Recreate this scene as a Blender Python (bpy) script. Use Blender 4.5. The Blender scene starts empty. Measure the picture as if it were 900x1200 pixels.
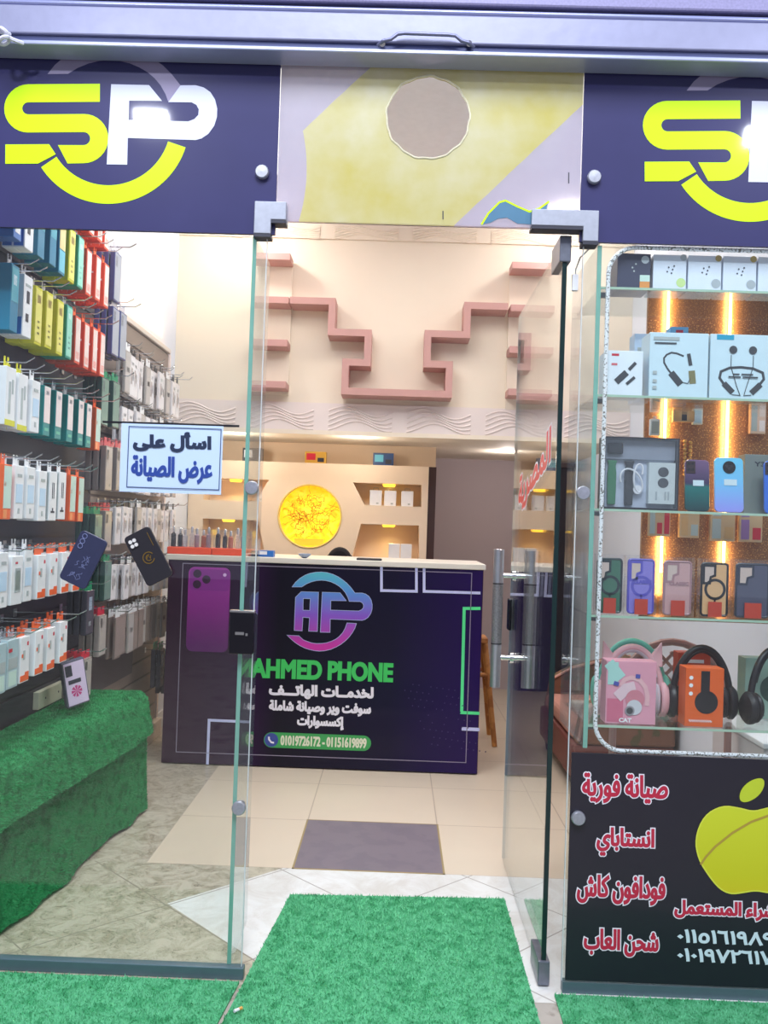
import bpy, bmesh, math, random
import numpy as np
from mathutils import Vector, Matrix, Euler
from mathutils.geometry import delaunay_2d_cdt
random.seed(7)
rng = np.random.default_rng(7)
SC = bpy.context.scene
COL = SC.collection
PI = math.pi

# ------------------------------------------------------------------ camera
F = 1050.0; EYE = 1.24
yc = Vector((465-450, -(617-600), -F)).normalized()
zc = Vector((0.033, 1.0, 0.0)); zc = (zc - yc*zc.dot(yc)).normalized()
xc = yc.cross(zc).normalized()
RCW = Matrix((xc, yc, zc))                       # camera -> world
cam = bpy.data.cameras.new('camera'); cam.sensor_fit = 'VERTICAL'; cam.sensor_height = 36
cam.lens = F/1200*36; cam.clip_start = 0.05; cam.clip_end = 100
camo = bpy.data.objects.new('camera', cam); COL.objects.link(camo)
camo.matrix_world = Matrix.Translation((0, 0, EYE)) @ RCW.to_4x4()
SC.camera = camo
def ray(px, py): return RCW @ Vector((px-450, -(py-600), -F))
def P(px, py, Y):                                # point of the vertical plane y = Y seen at a photo position
    d = ray(px, py); t = Y/d.y; return Vector((d.x*t, Y, EYE+d.z*t))
def PX(px, py, X):
    d = ray(px, py); t = X/d.x; return Vector((X, d.y*t, EYE+d.z*t))
def PZ(px, py, Z=0.0):
    d = ray(px, py); t = (Z-EYE)/d.z; return Vector((d.x*t, d.y*t, Z))

# ------------------------------------------------------------------ light and exposure
SC.view_settings.view_transform = 'Standard'; SC.view_settings.look = 'None'
SC.view_settings.gamma = 1.0; SC.view_settings.use_curve_mapping = False
SC.view_settings.exposure = 0.0
w = bpy.data.worlds.new('street_evening'); SC.world = w; w.use_nodes = True
wn = w.node_tree.nodes['Background']; wn.inputs[0].default_value = (0.72, 0.78, 1.0, 1); wn.inputs[1].default_value = 0.5
SC.cycles.transparent_max_bounces = 40; SC.cycles.max_bounces = 10
SC.cycles.sample_clamp_indirect = 6.0
def area(name, loc, size, power, color, target=None, rot=None, sy=None):
    l = bpy.data.lights.new(name, 'AREA'); l.energy = power; l.color = color; l.size = size
    if sy: l.shape = 'RECTANGLE'; l.size_y = sy
    o = bpy.data.objects.new(name, l); COL.objects.link(o); o.location = loc
    if target is not None: o.rotation_euler = (Vector(target)-Vector(loc)).to_track_quat('-Z', 'Y').to_euler()
    elif rot: o.rotation_euler = rot
    return o
area('ceiling_lamp_light', (0.0, 3.9, 3.0), 1.6, 30, (1.0, 0.965, 0.91), rot=(0, 0, 0), sy=1.2)
area('ceiling_lamp_light', (-0.55, 3.2, 2.98), 0.4, 20, (0.84, 0.9, 1.0), rot=(0, 0, 0))
for nm_, x_, y_, z_, e_, c_ in (('rear_lamp_light', 0.75, 6.2, 1.72, 5, (1.0, 0.9, 0.86)), ('counter_fill_light', -1.0, 5.5, 1.70, 4.0, (1.0, 0.92, 0.80)), ('counter_fill_light', -0.25, 5.5, 1.70, 3.0, (1.0, 0.92, 0.80))):  # counter pair: warm fill added under the bulkhead, no fitting there
    l = bpy.data.lights.new(nm_, 'POINT'); l.energy = e_; l.color = c_; l.shadow_soft_size = 0.03
    o = bpy.data.objects.new(nm_, l); COL.objects.link(o); o.location = (x_, y_, z_)
for x_, e_ in ((-0.95, 11), (0.9, 8)):
    l = bpy.data.lights.new('wall_lamp_light', 'POINT'); l.energy = e_; l.color = (1, 0.97, 0.9); l.shadow_soft_size = 0.05
    o = bpy.data.objects.new('wall_lamp_light', l); COL.objects.link(o); o.location = (x_, 4.98, 2.99)
area('flood_lamp_light', (-1.09, 1.15, 2.92), 0.13, 9, (0.86, 0.9, 1.0), target=(-1.0, 2.45, 1.9), sy=0.07)
area('flood_lamp_light', (1.47, 1.15, 2.92), 0.13, 9, (0.86, 0.9, 1.0), target=(1.3, 2.45, 1.9), sy=0.07)
area('street_fill_light', (0.0, -1.6, 6.0), 2.5, 430, (0.85, 0.9, 1.0), target=(0, 2.6, 0.8))  # added broad fill for the shop front, kept high out of the glass reflections

# ------------------------------------------------------------------ materials
def lin(c):
    c = c/255.0
    return c/12.92 if c <= 0.04045 else ((c+0.055)/1.055)**2.4
def L(rgb): return (lin(rgb[0]), lin(rgb[1]), lin(rgb[2]), 1)
MATS = {}
def mat(name, rgb, rough=0.5, metal=0.0, var=0.06, scale=30, bump=0.0, emit=0, coat=0.0, spec=0.5, alpha=None):
    if name in MATS: return MATS[name]
    m = bpy.data.materials.new(name); m.use_nodes = True; nt = m.node_tree; N = nt.nodes
    b = N['Principled BSDF']; b.inputs['Roughness'].default_value = rough; b.inputs['Metallic'].default_value = metal
    b.inputs['Coat Weight'].default_value = coat; b.inputs['Coat Roughness'].default_value = 0.06
    b.inputs['Specular IOR Level'].default_value = spec
    c = L(rgb)
    tc = N.new('ShaderNodeTexCoord'); no = N.new('ShaderNodeTexNoise'); no.inputs['Scale'].default_value = scale
    no.inputs['Detail'].default_value = 4
    nt.links.new(tc.outputs['Object'], no.inputs['Vector'])
    mx = N.new('ShaderNodeMix'); mx.data_type = 'RGBA'
    mx.inputs[6].default_value = tuple(max(0, x*(1-var)) for x in c[:3])+(1,)
    mx.inputs[7].default_value = tuple(min(1, x*(1+var)) for x in c[:3])+(1,)
    nt.links.new(no.outputs['Fac'], mx.inputs[0]); nt.links.new(mx.outputs[2], b.inputs['Base Color'])
    if bump:
        bp = N.new('ShaderNodeBump'); bp.inputs['Strength'].default_value = bump; bp.inputs['Distance'].default_value = 0.01
        nt.links.new(no.outputs['Fac'], bp.inputs['Height']); nt.links.new(bp.outputs['Normal'], b.inputs['Normal'])
    if emit: 
        b.inputs['Emission Color'].default_value = c; b.inputs['Emission Strength'].default_value = emit
    if alpha is not None: b.inputs['Alpha'].default_value = alpha
    MATS[name] = m; return m
def glass(name, tint=(0.93, 0.97, 0.95), rough=0.0, ior=1.5, haze=0.0, hazecol=(200, 205, 215)):
    if name in MATS: return MATS[name]
    m = bpy.data.materials.new(name); m.use_nodes = True; nt = m.node_tree; N = nt.nodes; N.clear()
    out = N.new('ShaderNodeOutputMaterial'); tr = N.new('ShaderNodeBsdfTransparent'); gl = N.new('ShaderNodeBsdfGlossy')
    tr.inputs[0].default_value = tint+(1,); gl.inputs['Roughness'].default_value = rough
    gl.inputs[0].default_value = (1, 1, 1, 1)
    fr = N.new('ShaderNodeFresnel'); ge = N.new('ShaderNodeNewGeometry'); mr = N.new('ShaderNodeMapRange')
    mr.inputs[3].default_value = ior; mr.inputs[4].default_value = 1/ior      # the same reflectance from both sides of a thin sheet
    nt.links.new(ge.outputs['Backfacing'], mr.inputs[0]); nt.links.new(mr.outputs[0], fr.inputs[0])
    mx = N.new('ShaderNodeMixShader'); nt.links.new(fr.outputs[0], mx.inputs[0])
    nt.links.new(gl.outputs[0], mx.inputs[2])
    if haze:
        df = N.new('ShaderNodeBsdfDiffuse'); df.inputs[0].default_value = L(hazecol)
        no = N.new('ShaderNodeTexNoise'); no.inputs['Scale'].default_value = 9
        mu = N.new('ShaderNodeMath'); mu.operation = 'MULTIPLY'; mu.inputs[1].default_value = 2*haze
        nt.links.new(no.outputs['Fac'], mu.inputs[0])
        m2 = N.new('ShaderNodeMixShader'); nt.links.new(mu.outputs[0], m2.inputs[0])
        nt.links.new(tr.outputs[0], m2.inputs[1]); nt.links.new(df.outputs[0], m2.inputs[2])
        nt.links.new(m2.outputs[0], mx.inputs[1])
    else: nt.links.new(tr.outputs[0], mx.inputs[1])
    nt.links.new(mx.outputs[0], out.inputs[0]); MATS[name] = m; return m
def ramp_mat(name, stops, axis, lo, hi, rough=0.4, emit=0.0, coat=0.0):
    """colour printed as a gradient along one object axis (a printed gradient of the graphic itself)"""
    if name in MATS: return MATS[name]
    m = bpy.data.materials.new(name); m.use_nodes = True; nt = m.node_tree; N = nt.nodes
    b = N['Principled BSDF']; b.inputs['Roughness'].default_value = rough; b.inputs['Coat Weight'].default_value = coat
    tc = N.new('ShaderNodeTexCoord'); sp = N.new('ShaderNodeSeparateXYZ'); mr = N.new('ShaderNodeMapRange')
    nt.links.new(tc.outputs['Object'], sp.inputs[0]); nt.links.new(sp.outputs[axis], mr.inputs[0])
    mr.inputs[1].default_value = lo; mr.inputs[2].default_value = hi
    r = N.new('ShaderNodeValToRGB'); nt.links.new(mr.outputs[0], r.inputs[0])
    els = r.color_ramp.elements
    els[0].position = stops[0][0]; els[0].color = L(stops[0][1]); els[1].position = stops[-1][0]; els[1].color = L(stops[-1][1])
    for p, c in stops[1:-1]:
        e = els.new(p); e.color = L(c)
    nt.links.new(r.outputs[0], b.inputs['Base Color'])
    MATS[name] = m; return m
def tile_mat(name, rgb, joint, size, ox, oy, rot=0, jw=0.004, mott=None, mscale=5, rough=0.3, lines=False):
    if name in MATS: return MATS[name]
    m = mat(name, rgb, rough, 0, 0.05, 3); nt = m.node_tree; N = nt.nodes; b = N['Principled BSDF']
    base = b.inputs['Base Color'].links[0].from_socket
    tc = N.new('ShaderNodeTexCoord'); mp = N.new('ShaderNodeMapping'); mp.vector_type = 'POINT'
    nt.links.new(tc.outputs['Object'], mp.inputs[0])
    a = rot; mp.inputs['Rotation'].default_value = (0, 0, a)
    v = Matrix.Rotation(a, 3, 'Z') @ Vector((ox, oy, 0)); mp.inputs['Location'].default_value = (-v.x, -v.y, 0)
    sp = N.new('ShaderNodeSeparateXYZ'); nt.links.new(mp.outputs[0], sp.inputs[0])
    ms = []
    for ax, s in ((0, size[0]), (1, size[1])):
        pp = N.new('ShaderNodeMath'); pp.operation = 'PINGPONG'; pp.inputs[1].default_value = s/2
        nt.links.new(sp.outputs[ax], pp.inputs[0])
        lt = N.new('ShaderNodeMath'); lt.operation = 'LESS_THAN'; lt.inputs[1].default_value = jw/2
        nt.links.new(pp.outputs[0], lt.inputs[0]); ms.append(lt)
    mxm = N.new('ShaderNodeMath'); mxm.operation = 'MAXIMUM'
    nt.links.new(ms[0].outputs[0], mxm.inputs[0]); nt.links.new(ms[1].outputs[0], mxm.inputs[1])
    if mott:
        n1 = N.new('ShaderNodeTexNoise'); n1.inputs['Scale'].default_value = mscale; n1.inputs['Detail'].default_value = 9; n1.inputs['Distortion'].default_value = 1.2
        n1.inputs['Roughness'].default_value = 0.72
        nt.links.new(tc.outputs['Object'], n1.inputs['Vector'])
        cr = N.new('ShaderNodeValToRGB'); cr.color_ramp.elements[0].position = 0.42; cr.color_ramp.elements[1].position = 0.62
        nt.links.new(n1.outputs['Fac'], cr.inputs[0])
        mm = N.new('ShaderNodeMix'); mm.data_type = 'RGBA'; nt.links.new(cr.outputs[0], mm.inputs[0])
        nt.links.new(base, mm.inputs[6]); mm.inputs[7].default_value = L(mott); base = mm.outputs[2]
        if lines:
            n2 = N.new('ShaderNodeTexNoise'); n2.inputs['Scale'].default_value = 17; n2.inputs['Detail'].default_value = 3; n2.inputs['Distortion'].default_value = 2.5; nt.links.new(tc.outputs['Object'], n2.inputs['Vector'])
            s1 = N.new('ShaderNodeMath'); s1.operation = 'SUBTRACT'; s1.inputs[1].default_value = 0.5; nt.links.new(n2.outputs['Fac'], s1.inputs[0])
            s2 = N.new('ShaderNodeMath'); s2.operation = 'ABSOLUTE'; nt.links.new(s1.outputs[0], s2.inputs[0])
            s3 = N.new('ShaderNodeMath'); s3.operation = 'LESS_THAN'; s3.inputs[1].default_value = 0.013; nt.links.new(s2.outputs[0], s3.inputs[0])
            s4 = N.new('ShaderNodeMath'); s4.operation = 'MULTIPLY'; nt.links.new(s3.outputs[0], s4.inputs[0]); nt.links.new(cr.outputs[0], s4.inputs[1])
            m4 = N.new('ShaderNodeMix'); m4.data_type = 'RGBA'; nt.links.new(s4.outputs[0], m4.inputs[0]); nt.links.new(base, m4.inputs[6]); m4.inputs[7].default_value = L((118, 108, 92)); base = m4.outputs[2]
    mj = N.new('ShaderNodeMix'); mj.data_type = 'RGBA'; nt.links.new(mxm.outputs[0], mj.inputs[0])
    nt.links.new(base, mj.inputs[6]); mj.inputs[7].default_value = L(joint)
    nt.links.new(mj.outputs[2], b.inputs['Base Color']); return m
def spots_mat(name, rgb, rgb2, scale, thr, rough=0.5, metal=0.0, kind='noise', bump=0.0):
    if name in MATS: return MATS[name]
    m = mat(name, rgb, rough, metal, 0.1, 20); nt = m.node_tree; N = nt.nodes; b = N['Principled BSDF']
    base = b.inputs['Base Color'].links[0].from_socket; tc = N['Texture Coordinate']
    if kind == 'noise':
        t = N.new('ShaderNodeTexNoise'); t.inputs['Scale'].default_value = scale; t.inputs['Detail'].default_value = 6; o = t.outputs['Fac']
    else:
        t = N.new('ShaderNodeTexVoronoi'); t.inputs['Scale'].default_value = scale; o = t.outputs['Distance']
    nt.links.new(tc.outputs['Object'], t.inputs['Vector'])
    cr = N.new('ShaderNodeValToRGB'); cr.color_ramp.elements[0].position = thr; cr.color_ramp.elements[1].position = min(1, thr+0.06)
    nt.links.new(o, cr.inputs[0])
    mm = N.new('ShaderNodeMix'); mm.data_type = 'RGBA'; nt.links.new(cr.outputs[0], mm.inputs[0])
    nt.links.new(base, mm.inputs[6]); mm.inputs[7].default_value = L(rgb2); nt.links.new(mm.outputs[2], b.inputs['Base Color'])
    return m

# ------------------------------------------------------------------ mesh helpers
class MB:
    def __init__(s): s.v = []; s.f = []; s.m = []; s.T = None; s.mi = 0
    def add(s, vs, fs):
        b = len(s.v)
        for p in vs:
            p = Vector(p); s.v.append(tuple(s.T @ p) if s.T is not None else tuple(p))
        for q in fs: s.f.append(tuple(i+b for i in q)); s.m.append(s.mi)
        return s
    def mat(s, i): s.mi = i; return s
    def box(s, x0, x1, y0, y1, z0, z1):
        return s.add([(x0,y0,z0),(x1,y0,z0),(x1,y1,z0),(x0,y1,z0),(x0,y0,z1),(x1,y0,z1),(x1,y1,z1),(x0,y1,z1)],
              [(0,3,2,1),(4,5,6,7),(0,1,5,4),(1,2,6,5),(2,3,7,6),(3,0,4,7)])
    def hexa(s, a, b):                                   # two matching polygons -> prism
        n = len(a)
        return s.add(list(a)+list(b), [tuple(range(n)), tuple(range(2*n-1, n-1, -1))]+[(i, n+i, n+(i+1) % n, (i+1) % n) for i in range(n)])
    def prism(s, poly, y0, y1):                          # polygon of (x, z), thickness along y
        return s.hexa([(x, y0, z) for x, z in poly], [(x, y1, z) for x, z in poly])
    def prismx(s, poly, x0, x1):                         # polygon of (y, z), thickness along x
        return s.hexa([(x0, y, z) for y, z in poly], [(x1, y, z) for y, z in poly])
    def prismz(s, poly, z0, z1):
        return s.hexa([(x, y, z0) for x, y in poly], [(x, y, z1) for x, y in poly])
    def tube(s, pts, r, n=8, closed=False, caps=True):
        pts = [Vector(p) for p in pts]; k = len(pts); rr = r if isinstance(r, (list, tuple)) else [r]*k
        vs = []; up = None
        for i in range(k):
            if closed: t = pts[(i+1) % k]-pts[i-1]
            else: t = pts[min(i+1, k-1)]-pts[max(i-1, 0)]
            t.normalize()
            if up is None:
                up = Vector((0, 0, 1)) if abs(t.z) < 0.9 else Vector((1, 0, 0))
            a = t.cross(up)
            if a.length < 1e-5: a = t.cross(Vector((0.3, 1, 0.2)))
            a.normalize(); up = a.cross(t).normalized()
            for j in range(n):
                q = 2*PI*j/n; vs.append(pts[i]+(a*math.cos(q)+up*math.sin(q))*rr[i])
        fs = []
        for i in range(k if closed else k-1):
            i2 = (i+1) % k
            for j in range(n): fs.append((i*n+j, i*n+(j+1) % n, i2*n+(j+1) % n, i2*n+j))
        if not closed and caps: fs += [tuple(range(n-1, -1, -1)), tuple((k-1)*n+j for j in range(n))]
        return s.add(vs, fs)
    def cyl(s, a, b, r, n=20, r2=None): return s.tube([a, b], [r, r if r2 is None else r2], n)
    def lathe(s, prof, n=24, c=(0, 0, 0)):               # (r, z) profile about z
        vs = [(c[0]+r*math.cos(2*PI*j/n), c[1]+r*math.sin(2*PI*j/n), c[2]+z) for r, z in prof for j in range(n)]
        fs = [(i*n+j, i*n+(j+1) % n, (i+1)*n+(j+1) % n, (i+1)*n+j) for i in range(len(prof)-1) for j in range(n)]
        fs += [tuple(range(n-1, -1, -1)), tuple((len(prof)-1)*n+j for j in range(n))]
        return s.add(vs, fs)
    def sphere(s, c, r, n=16, m=10, sc=(1, 1, 1)):
        vs = []; fs = []
        for i in range(m+1):
            t = PI*i/m
            for j in range(n):
                q = 2*PI*j/n
                vs.append((c[0]+r*sc[0]*math.sin(t)*math.cos(q), c[1]+r*sc[1]*math.sin(t)*math.sin(q), c[2]+r*sc[2]*math.cos(t)))
        for i in range(m):
            for j in range(n): fs.append((i*n+j, (i+1)*n+j, (i+1)*n+(j+1) % n, i*n+(j+1) % n))
        return s.add(vs, fs)
    def build(s, name, mats, parent=None, bevel=0.0, smooth=False, world=True, seg=2):
        if not isinstance(mats, (list, tuple)): mats = [mats]
        if parent is not None: o0 = Vector(parent['_o']) if world else Vector((0, 0, 0))
        else:
            a = np.array(s.v); o0 = Vector(((a[:,0].min()+a[:,0].max())/2, (a[:,1].min()+a[:,1].max())/2, a[:,2].min()))
        me = bpy.data.meshes.new(name)
        me.from_pydata([tuple(Vector(p)-o0) for p in s.v], [], s.f)
        for m in mats: me.materials.append(m)
        me.polygons.foreach_set('material_index', s.m)
        bm = bmesh.new(); bm.from_mesh(me)
        if bevel:
            bmesh.ops.remove_doubles(bm, verts=bm.verts, dist=1e-6)
            es = [e for e in bm.edges if len(e.link_faces) == 2 and e.calc_face_angle(0) > 0.6]
            bmesh.ops.bevel(bm, geom=es, offset=bevel, segments=seg, affect='EDGES', profile=0.5, clamp_overlap=True)
        bmesh.ops.recalc_face_normals(bm, faces=bm.faces)
        bm.to_mesh(me); bm.free()
        if smooth:
            me.polygons.foreach_set('use_smooth', [True]*len(me.polygons))
            me.set_sharp_from_angle(angle=0.7)
        o = bpy.data.objects.new(name, me); COL.objects.link(o)
        if parent is not None: o.parent = parent; o['_o'] = tuple(o0)
        else: o.location = o0; o['_o'] = tuple(o0)
        return o
def thing(name, label, cat, loc=(0, 0, 0), group=None, rot=None):
    o = bpy.data.objects.new(name, None); COL.objects.link(o); o.location = loc; o['_o'] = tuple(loc)
    o.empty_display_size = 0.05
    if rot: o.rotation_euler = rot
    o['label'] = label; o['category'] = cat
    if group: o['group'] = group
    return o
def tag(o, label, cat, group=None):
    o['label'] = label; o['category'] = cat
    if group: o['group'] = group
    return o
def struct(o): o['kind'] = 'structure'; return o
def kids(o): return [c for c in bpy.data.objects if c.parent == o]
def dup(root, loc, label=None, group=None, rot=None, scale=None):
    r = root.copy(); COL.objects.link(r); r.location = loc; r['_o'] = tuple(loc)
    if label: r['label'] = label
    if group: r['group'] = group
    if rot is not None: r.rotation_euler = rot
    if scale is not None: r.scale = scale
    for ch in root.children:
        c = ch.copy(); COL.objects.link(c); c.parent = r
        for g in ch.children:
            d = g.copy(); COL.objects.link(d); d.parent = c
    return r
ORD = ['first', 'second', 'third', 'fourth', 'fifth', 'sixth', 'seventh', 'eighth', 'ninth', 'tenth', 'eleventh', 'twelfth', 'thirteenth', 'fourteenth']
# outlines in a plane: polylines with width, circles, text
def ribbon(pts, wd, closed=False):
    """polyline -> (left, right) offset points with mitres"""
    n = len(pts); P2 = [Vector(p).to_2d() if len(p) == 3 else Vector(p) for p in pts]; Ls = []; Rs = []
    for i in range(n):
        a = P2[i-1] if (i > 0 or closed) else None; c = P2[(i+1) % n] if (i < n-1 or closed) else None
        d1 = (P2[i]-a).normalized() if a is not None else (c-P2[i]).normalized()
        d2 = (c-P2[i]).normalized() if c is not None else d1
        n1 = Vector((-d1.y, d1.x)); n2 = Vector((-d2.y, d2.x)); nn = n1+n2
        nn = n1 if nn.length < 1e-4 else nn.normalized()
        k = min(1/max(nn.dot(n1), 0.35), 2.0)
        Ls.append(P2[i]+nn*wd/2*k); Rs.append(P2[i]-nn*wd/2*k)
    return Ls, Rs
def ribbon_mb(mb, pts, wd, fn, closed=False, th=None):
    Ls, Rs = ribbon(pts, wd, closed); n = len(pts)
    vs = [fn(p.x, p.y) for p in Ls]+[fn(p.x, p.y) for p in Rs]
    fs = [(i, (i+1) % n, n+(i+1) % n, n+i) for i in range(n if closed else n-1)]
    mb.add(vs, fs)
def arc(cx, cy, r, a0, a1, n=24, ry=None):
    return [(cx+r*math.cos(math.radians(a0+(a1-a0)*i/n)), cy+(ry or r)*math.sin(math.radians(a0+(a1-a0)*i/n))) for i in range(n+1)]
FORMS = {'ا': 0xFE8D, 'أ': 0xFE83, 'إ': 0xFE87, 'ب': 0xFE8F, 'ت': 0xFE95, 'ة': 0xFE93, 'ح': 0xFEA1, 'خ': 0xFEA5, 'د': 0xFEA9, 'ر': 0xFEAD,
 'س': 0xFEB1, 'ش': 0xFEB5, 'ص': 0xFEB9, 'ض': 0xFEBD, 'ع': 0xFEC9, 'ف': 0xFED1, 'ك': 0xFED9, 'ل': 0xFEDD, 'م': 0xFEE1, 'ن': 0xFEE5,
 'ه': 0xFEE9, 'و': 0xFEED, 'ى': 0xFEEF, 'ي': 0xFEF1, 'ء': 0xFE80}
NOJOIN = set('اأإدروىءة')
def shape(s):
    out = []
    for i, c in enumerate(s):
        if c == 'ـ': out.append('ـ'); continue
        if c not in FORMS: out.append(c); continue
        pj = i > 0 and (s[i-1] in FORMS or s[i-1] == 'ـ') and s[i-1] not in NOJOIN
        nj = c not in NOJOIN and i+1 < len(s) and (s[i+1] in FORMS or s[i+1] == 'ـ') and s[i+1] != 'ء'
        if s[i-1:i] == 'ء': pj = False
        if c == 'ء': pj = nj = False
        k = (3 if nj else 1) if pj else (2 if nj else 0)
        out.append(chr(FORMS[c]+k))
    return ''.join(reversed(out))
_tc = {}
def contours(s):
    if s in _tc: return _tc[s]
    c = bpy.data.curves.new('lettering', 'FONT'); c.body = s; c.size = 1; c.fill_mode = 'NONE'
    o = bpy.data.objects.new('lettering', c); COL.objects.link(o); bpy.context.view_layer.update()
    dg = bpy.context.evaluated_depsgraph_get(); cu = o.to_curve(dg)
    polys = []
    for sp in cu.splines:
        pts = []
        if sp.type == 'BEZIER':
            bp = list(sp.bezier_points); n = len(bp)
            for i in range(n):
                a, b = bp[i], bp[(i+1) % n]
                st = 5
                if (a.handle_right-a.co).length < 1e-6 and (b.handle_left-b.co).length < 1e-6: st = 1
                for k in range(st):
                    t = k/st; q = a.co*(1-t)**3+a.handle_right*3*t*(1-t)**2+b.handle_left*3*t*t*(1-t)+b.co*t**3
                    pts.append((q.x, q.y))
        else: pts = [(p.co.x, p.co.y) for p in sp.points]
        cl = []
        for p in pts:
            if not cl or (abs(p[0]-cl[-1][0])+abs(p[1]-cl[-1][1])) > 1e-4: cl.append(p)
        if len(cl) > 2: polys.append(cl)
    o.to_curve_clear(); bpy.data.objects.remove(o); bpy.data.curves.remove(c)
    _tc[s] = polys; return polys
def parea(q):
    A = np.array(q); B = np.roll(A, -1, 0); return float((A[:, 0]*B[:, 1]-B[:, 0]*A[:, 1]).sum()/2)
def union_mb(mb, polys, fn):
    """fill the union of counter-clockwise polygons (holes clockwise) without overlaps"""
    vs = [Vector(p) for q in polys for p in q]; es = []; b = 0
    sc = max(max(abs(c) for c in v) for v in vs)
    for q in polys: es += [(b+i, b+(i+1) % len(q)) for i in range(len(q))]; b += len(q)
    r = delaunay_2d_cdt(vs, es, [], 0, 1e-6)
    V = np.array([tuple(p) for p in r[0]]); T = np.array([f for f in r[2] if len(f) == 3])
    cen = V[T].mean(axis=1); wnd = np.zeros(len(T))
    for q in polys:
        A = np.array([tuple(p) for p in q]); B = np.roll(A, -1, 0)
        y0 = A[None,:,1]; y1 = B[None,:,1]; x0 = A[None,:,0]; x1 = B[None,:,0]; cx = cen[:,0:1]; cy = cen[:,1:2]
        den = np.where(np.abs(y1-y0) < 1e-12, 1e-12, y1-y0)
        xi = x0+(cy-y0)*(x1-x0)/den
        wnd += ((y0 <= cy) & (y1 > cy) & (xi > cx)).sum(1)-((y0 > cy) & (y1 <= cy) & (xi > cx)).sum(1)
    T = T[wnd > 0.5]
    mb.add([fn(*p) for p in V], [tuple(int(k) for k in t) for t in T])
def stroke_poly(pts, wd):
    Ls, Rs = ribbon(pts, wd); return [tuple(p) for p in Rs]+[tuple(p) for p in reversed(Ls)]
def text_mb(mb, s, box, fn, d=0.0, shear=0.0):
    """write s into box (u0, u1, v0, v1), fn maps (u, v) to a point; d thickens the strokes"""
    if any(ch in FORMS for ch in s): s = shape(s)
    polys = contours(s)
    A = np.array([p for q in polys for p in q]); lo = A.min(0); hi = A.max(0)
    su = (box[1]-box[0]-2*d)/(hi[0]-lo[0]); sv = (box[3]-box[2]-2*d)/(hi[1]-lo[1])
    def g(p):
        v = box[2]+d+(p[1]-lo[1])*sv; return (box[0]+d+(p[0]-lo[0])*su+shear*(v-box[2]), v)
    Q = [[g(p) for p in q] for q in polys]
    if parea(max(Q, key=lambda q: abs(parea(q)))) < 0: Q = [q[::-1] for q in Q]
    if d: Q = [[tuple(p) for p in ribbon(q, 2*d, True)[1]] for q in Q]
    union_mb(mb, Q, fn)
def text(name, s, box, fn, m, parent, d=0.0, outline=None, od=0.0, shear=0.0, back=(0, 0.0006, 0)):
    mb = MB(); text_mb(mb, s, box, fn, d, shear)
    if outline:
        bk = Vector(back); mb.mat(1)
        b2 = (box[0]-od, box[1]+od, box[2]-od, box[3]+od)
        text_mb(mb, s, b2, lambda u, v: Vector(fn(u, v))+bk, d+od, shear)
        return mb.build(name, [m, outline], parent)
    return mb.build(name, m, parent)

EMB_OUT = [(130, 208), (160, 168), (200, 132), (245, 105), (290, 88), (340, 79), (390, 77), (440, 83), (490, 98), (535, 120), (575, 147), (610, 175), (645, 212), (682, 262)]
EMB_IN = [(632, 335), (620, 300), (600, 262), (575, 230), (545, 203), (510, 181), (470, 163), (430, 153), (390, 149), (345, 152), (300, 163), (255, 182), (215, 208)]
EMB_BUMP = [(682, 262), (745, 262), (778, 272), (806, 293), (825, 325), (834, 365), (833, 402), (822, 440), (798, 475), (770, 495), (745, 502)]
EMB_STEM = [(465, 491), (463, 608), (378, 606), (395, 255), (552, 260), (606, 330), (470, 328), (468, 412), (715, 420), (740, 410), (756, 392), (758, 368), (748, 348), (728, 337), (632, 335)]
EMB_A = [(160, 300), (210, 250), (362, 255), (352, 600), (275, 597), (283, 480), (225, 475), (218, 595), (148, 590)]
EMB_AH = [(228, 310), (290, 312), (285, 415), (226, 413)]
EMB_LOW = [(85, 632), (190, 638), (230, 675), (300, 700), (345, 706), (390, 705), (435, 699), (475, 686), (515, 667), (545, 643), (575, 610), (597, 570), (612, 525), (695, 530), (682, 570), (660, 610), (632, 647), (600, 680), (562, 710), (520, 735), (470, 757), (420, 769), (370, 773), (325, 768), (280, 758), (240, 745), (198, 724), (160, 700), (122, 668)]
def ccw(q): return q if parea(q) > 0 else q[::-1]
def cw_(q): return q if parea(q) < 0 else q[::-1]

# ================================================================== materials used all over
GL = glass('clear_glass', (0.95, 0.975, 0.965)); GLH = glass('door_glass', (0.93, 0.955, 0.95), ior=1.5)
PLASTIC = glass('clear_plastic', (0.97, 0.97, 0.98), 0.08, 1.35, 0.035); PLASTICW = glass('milky_plastic', (0.95, 0.95, 0.97), 0.2, 1.4, 0.3, (225, 225, 232))
EDGE = mat('glass_edge_green', (128, 182, 168), 0.15, 0, 0.1, 40, coat=0.5); EDGED = mat('glass_edge_dark', (18, 42, 42), 0.2, 0, 0.1, 40)
STEEL = mat('brushed_steel', (200, 202, 208), 0.28, 0.9, 0.08, 60); CHROME = mat('chrome', (225, 226, 230), 0.1, 1.0, 0.03, 30)
ALU = mat('shutter_aluminium', (136, 138, 166), 0.42, 0.25, 0.12, 25, 0.05); ALUD = mat('shutter_shadow_gap', (52, 60, 105), 0.5, 0.2, 0.1, 20)
WHITE = mat('white_card', (238, 238, 242), 0.45); BLACK = mat('black_plastic', (24, 24, 30), 0.35); DARK = mat('charcoal', (48, 47, 56), 0.5)
CREAM = mat('cream_plaster', (236, 224, 206), 0.75, 0, 0.02, 8, 0.03); PINK = mat('dusty_pink_shelf', (190, 146, 140), 0.6, 0, 0.04, 14)
WALLW = mat('white_wall_paint', (226, 230, 244), 0.75, 0, 0.02, 5, 0.03); NICHE = mat('niche_plaster', (238, 214, 188), 0.7, 0, 0.02, 8)
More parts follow.
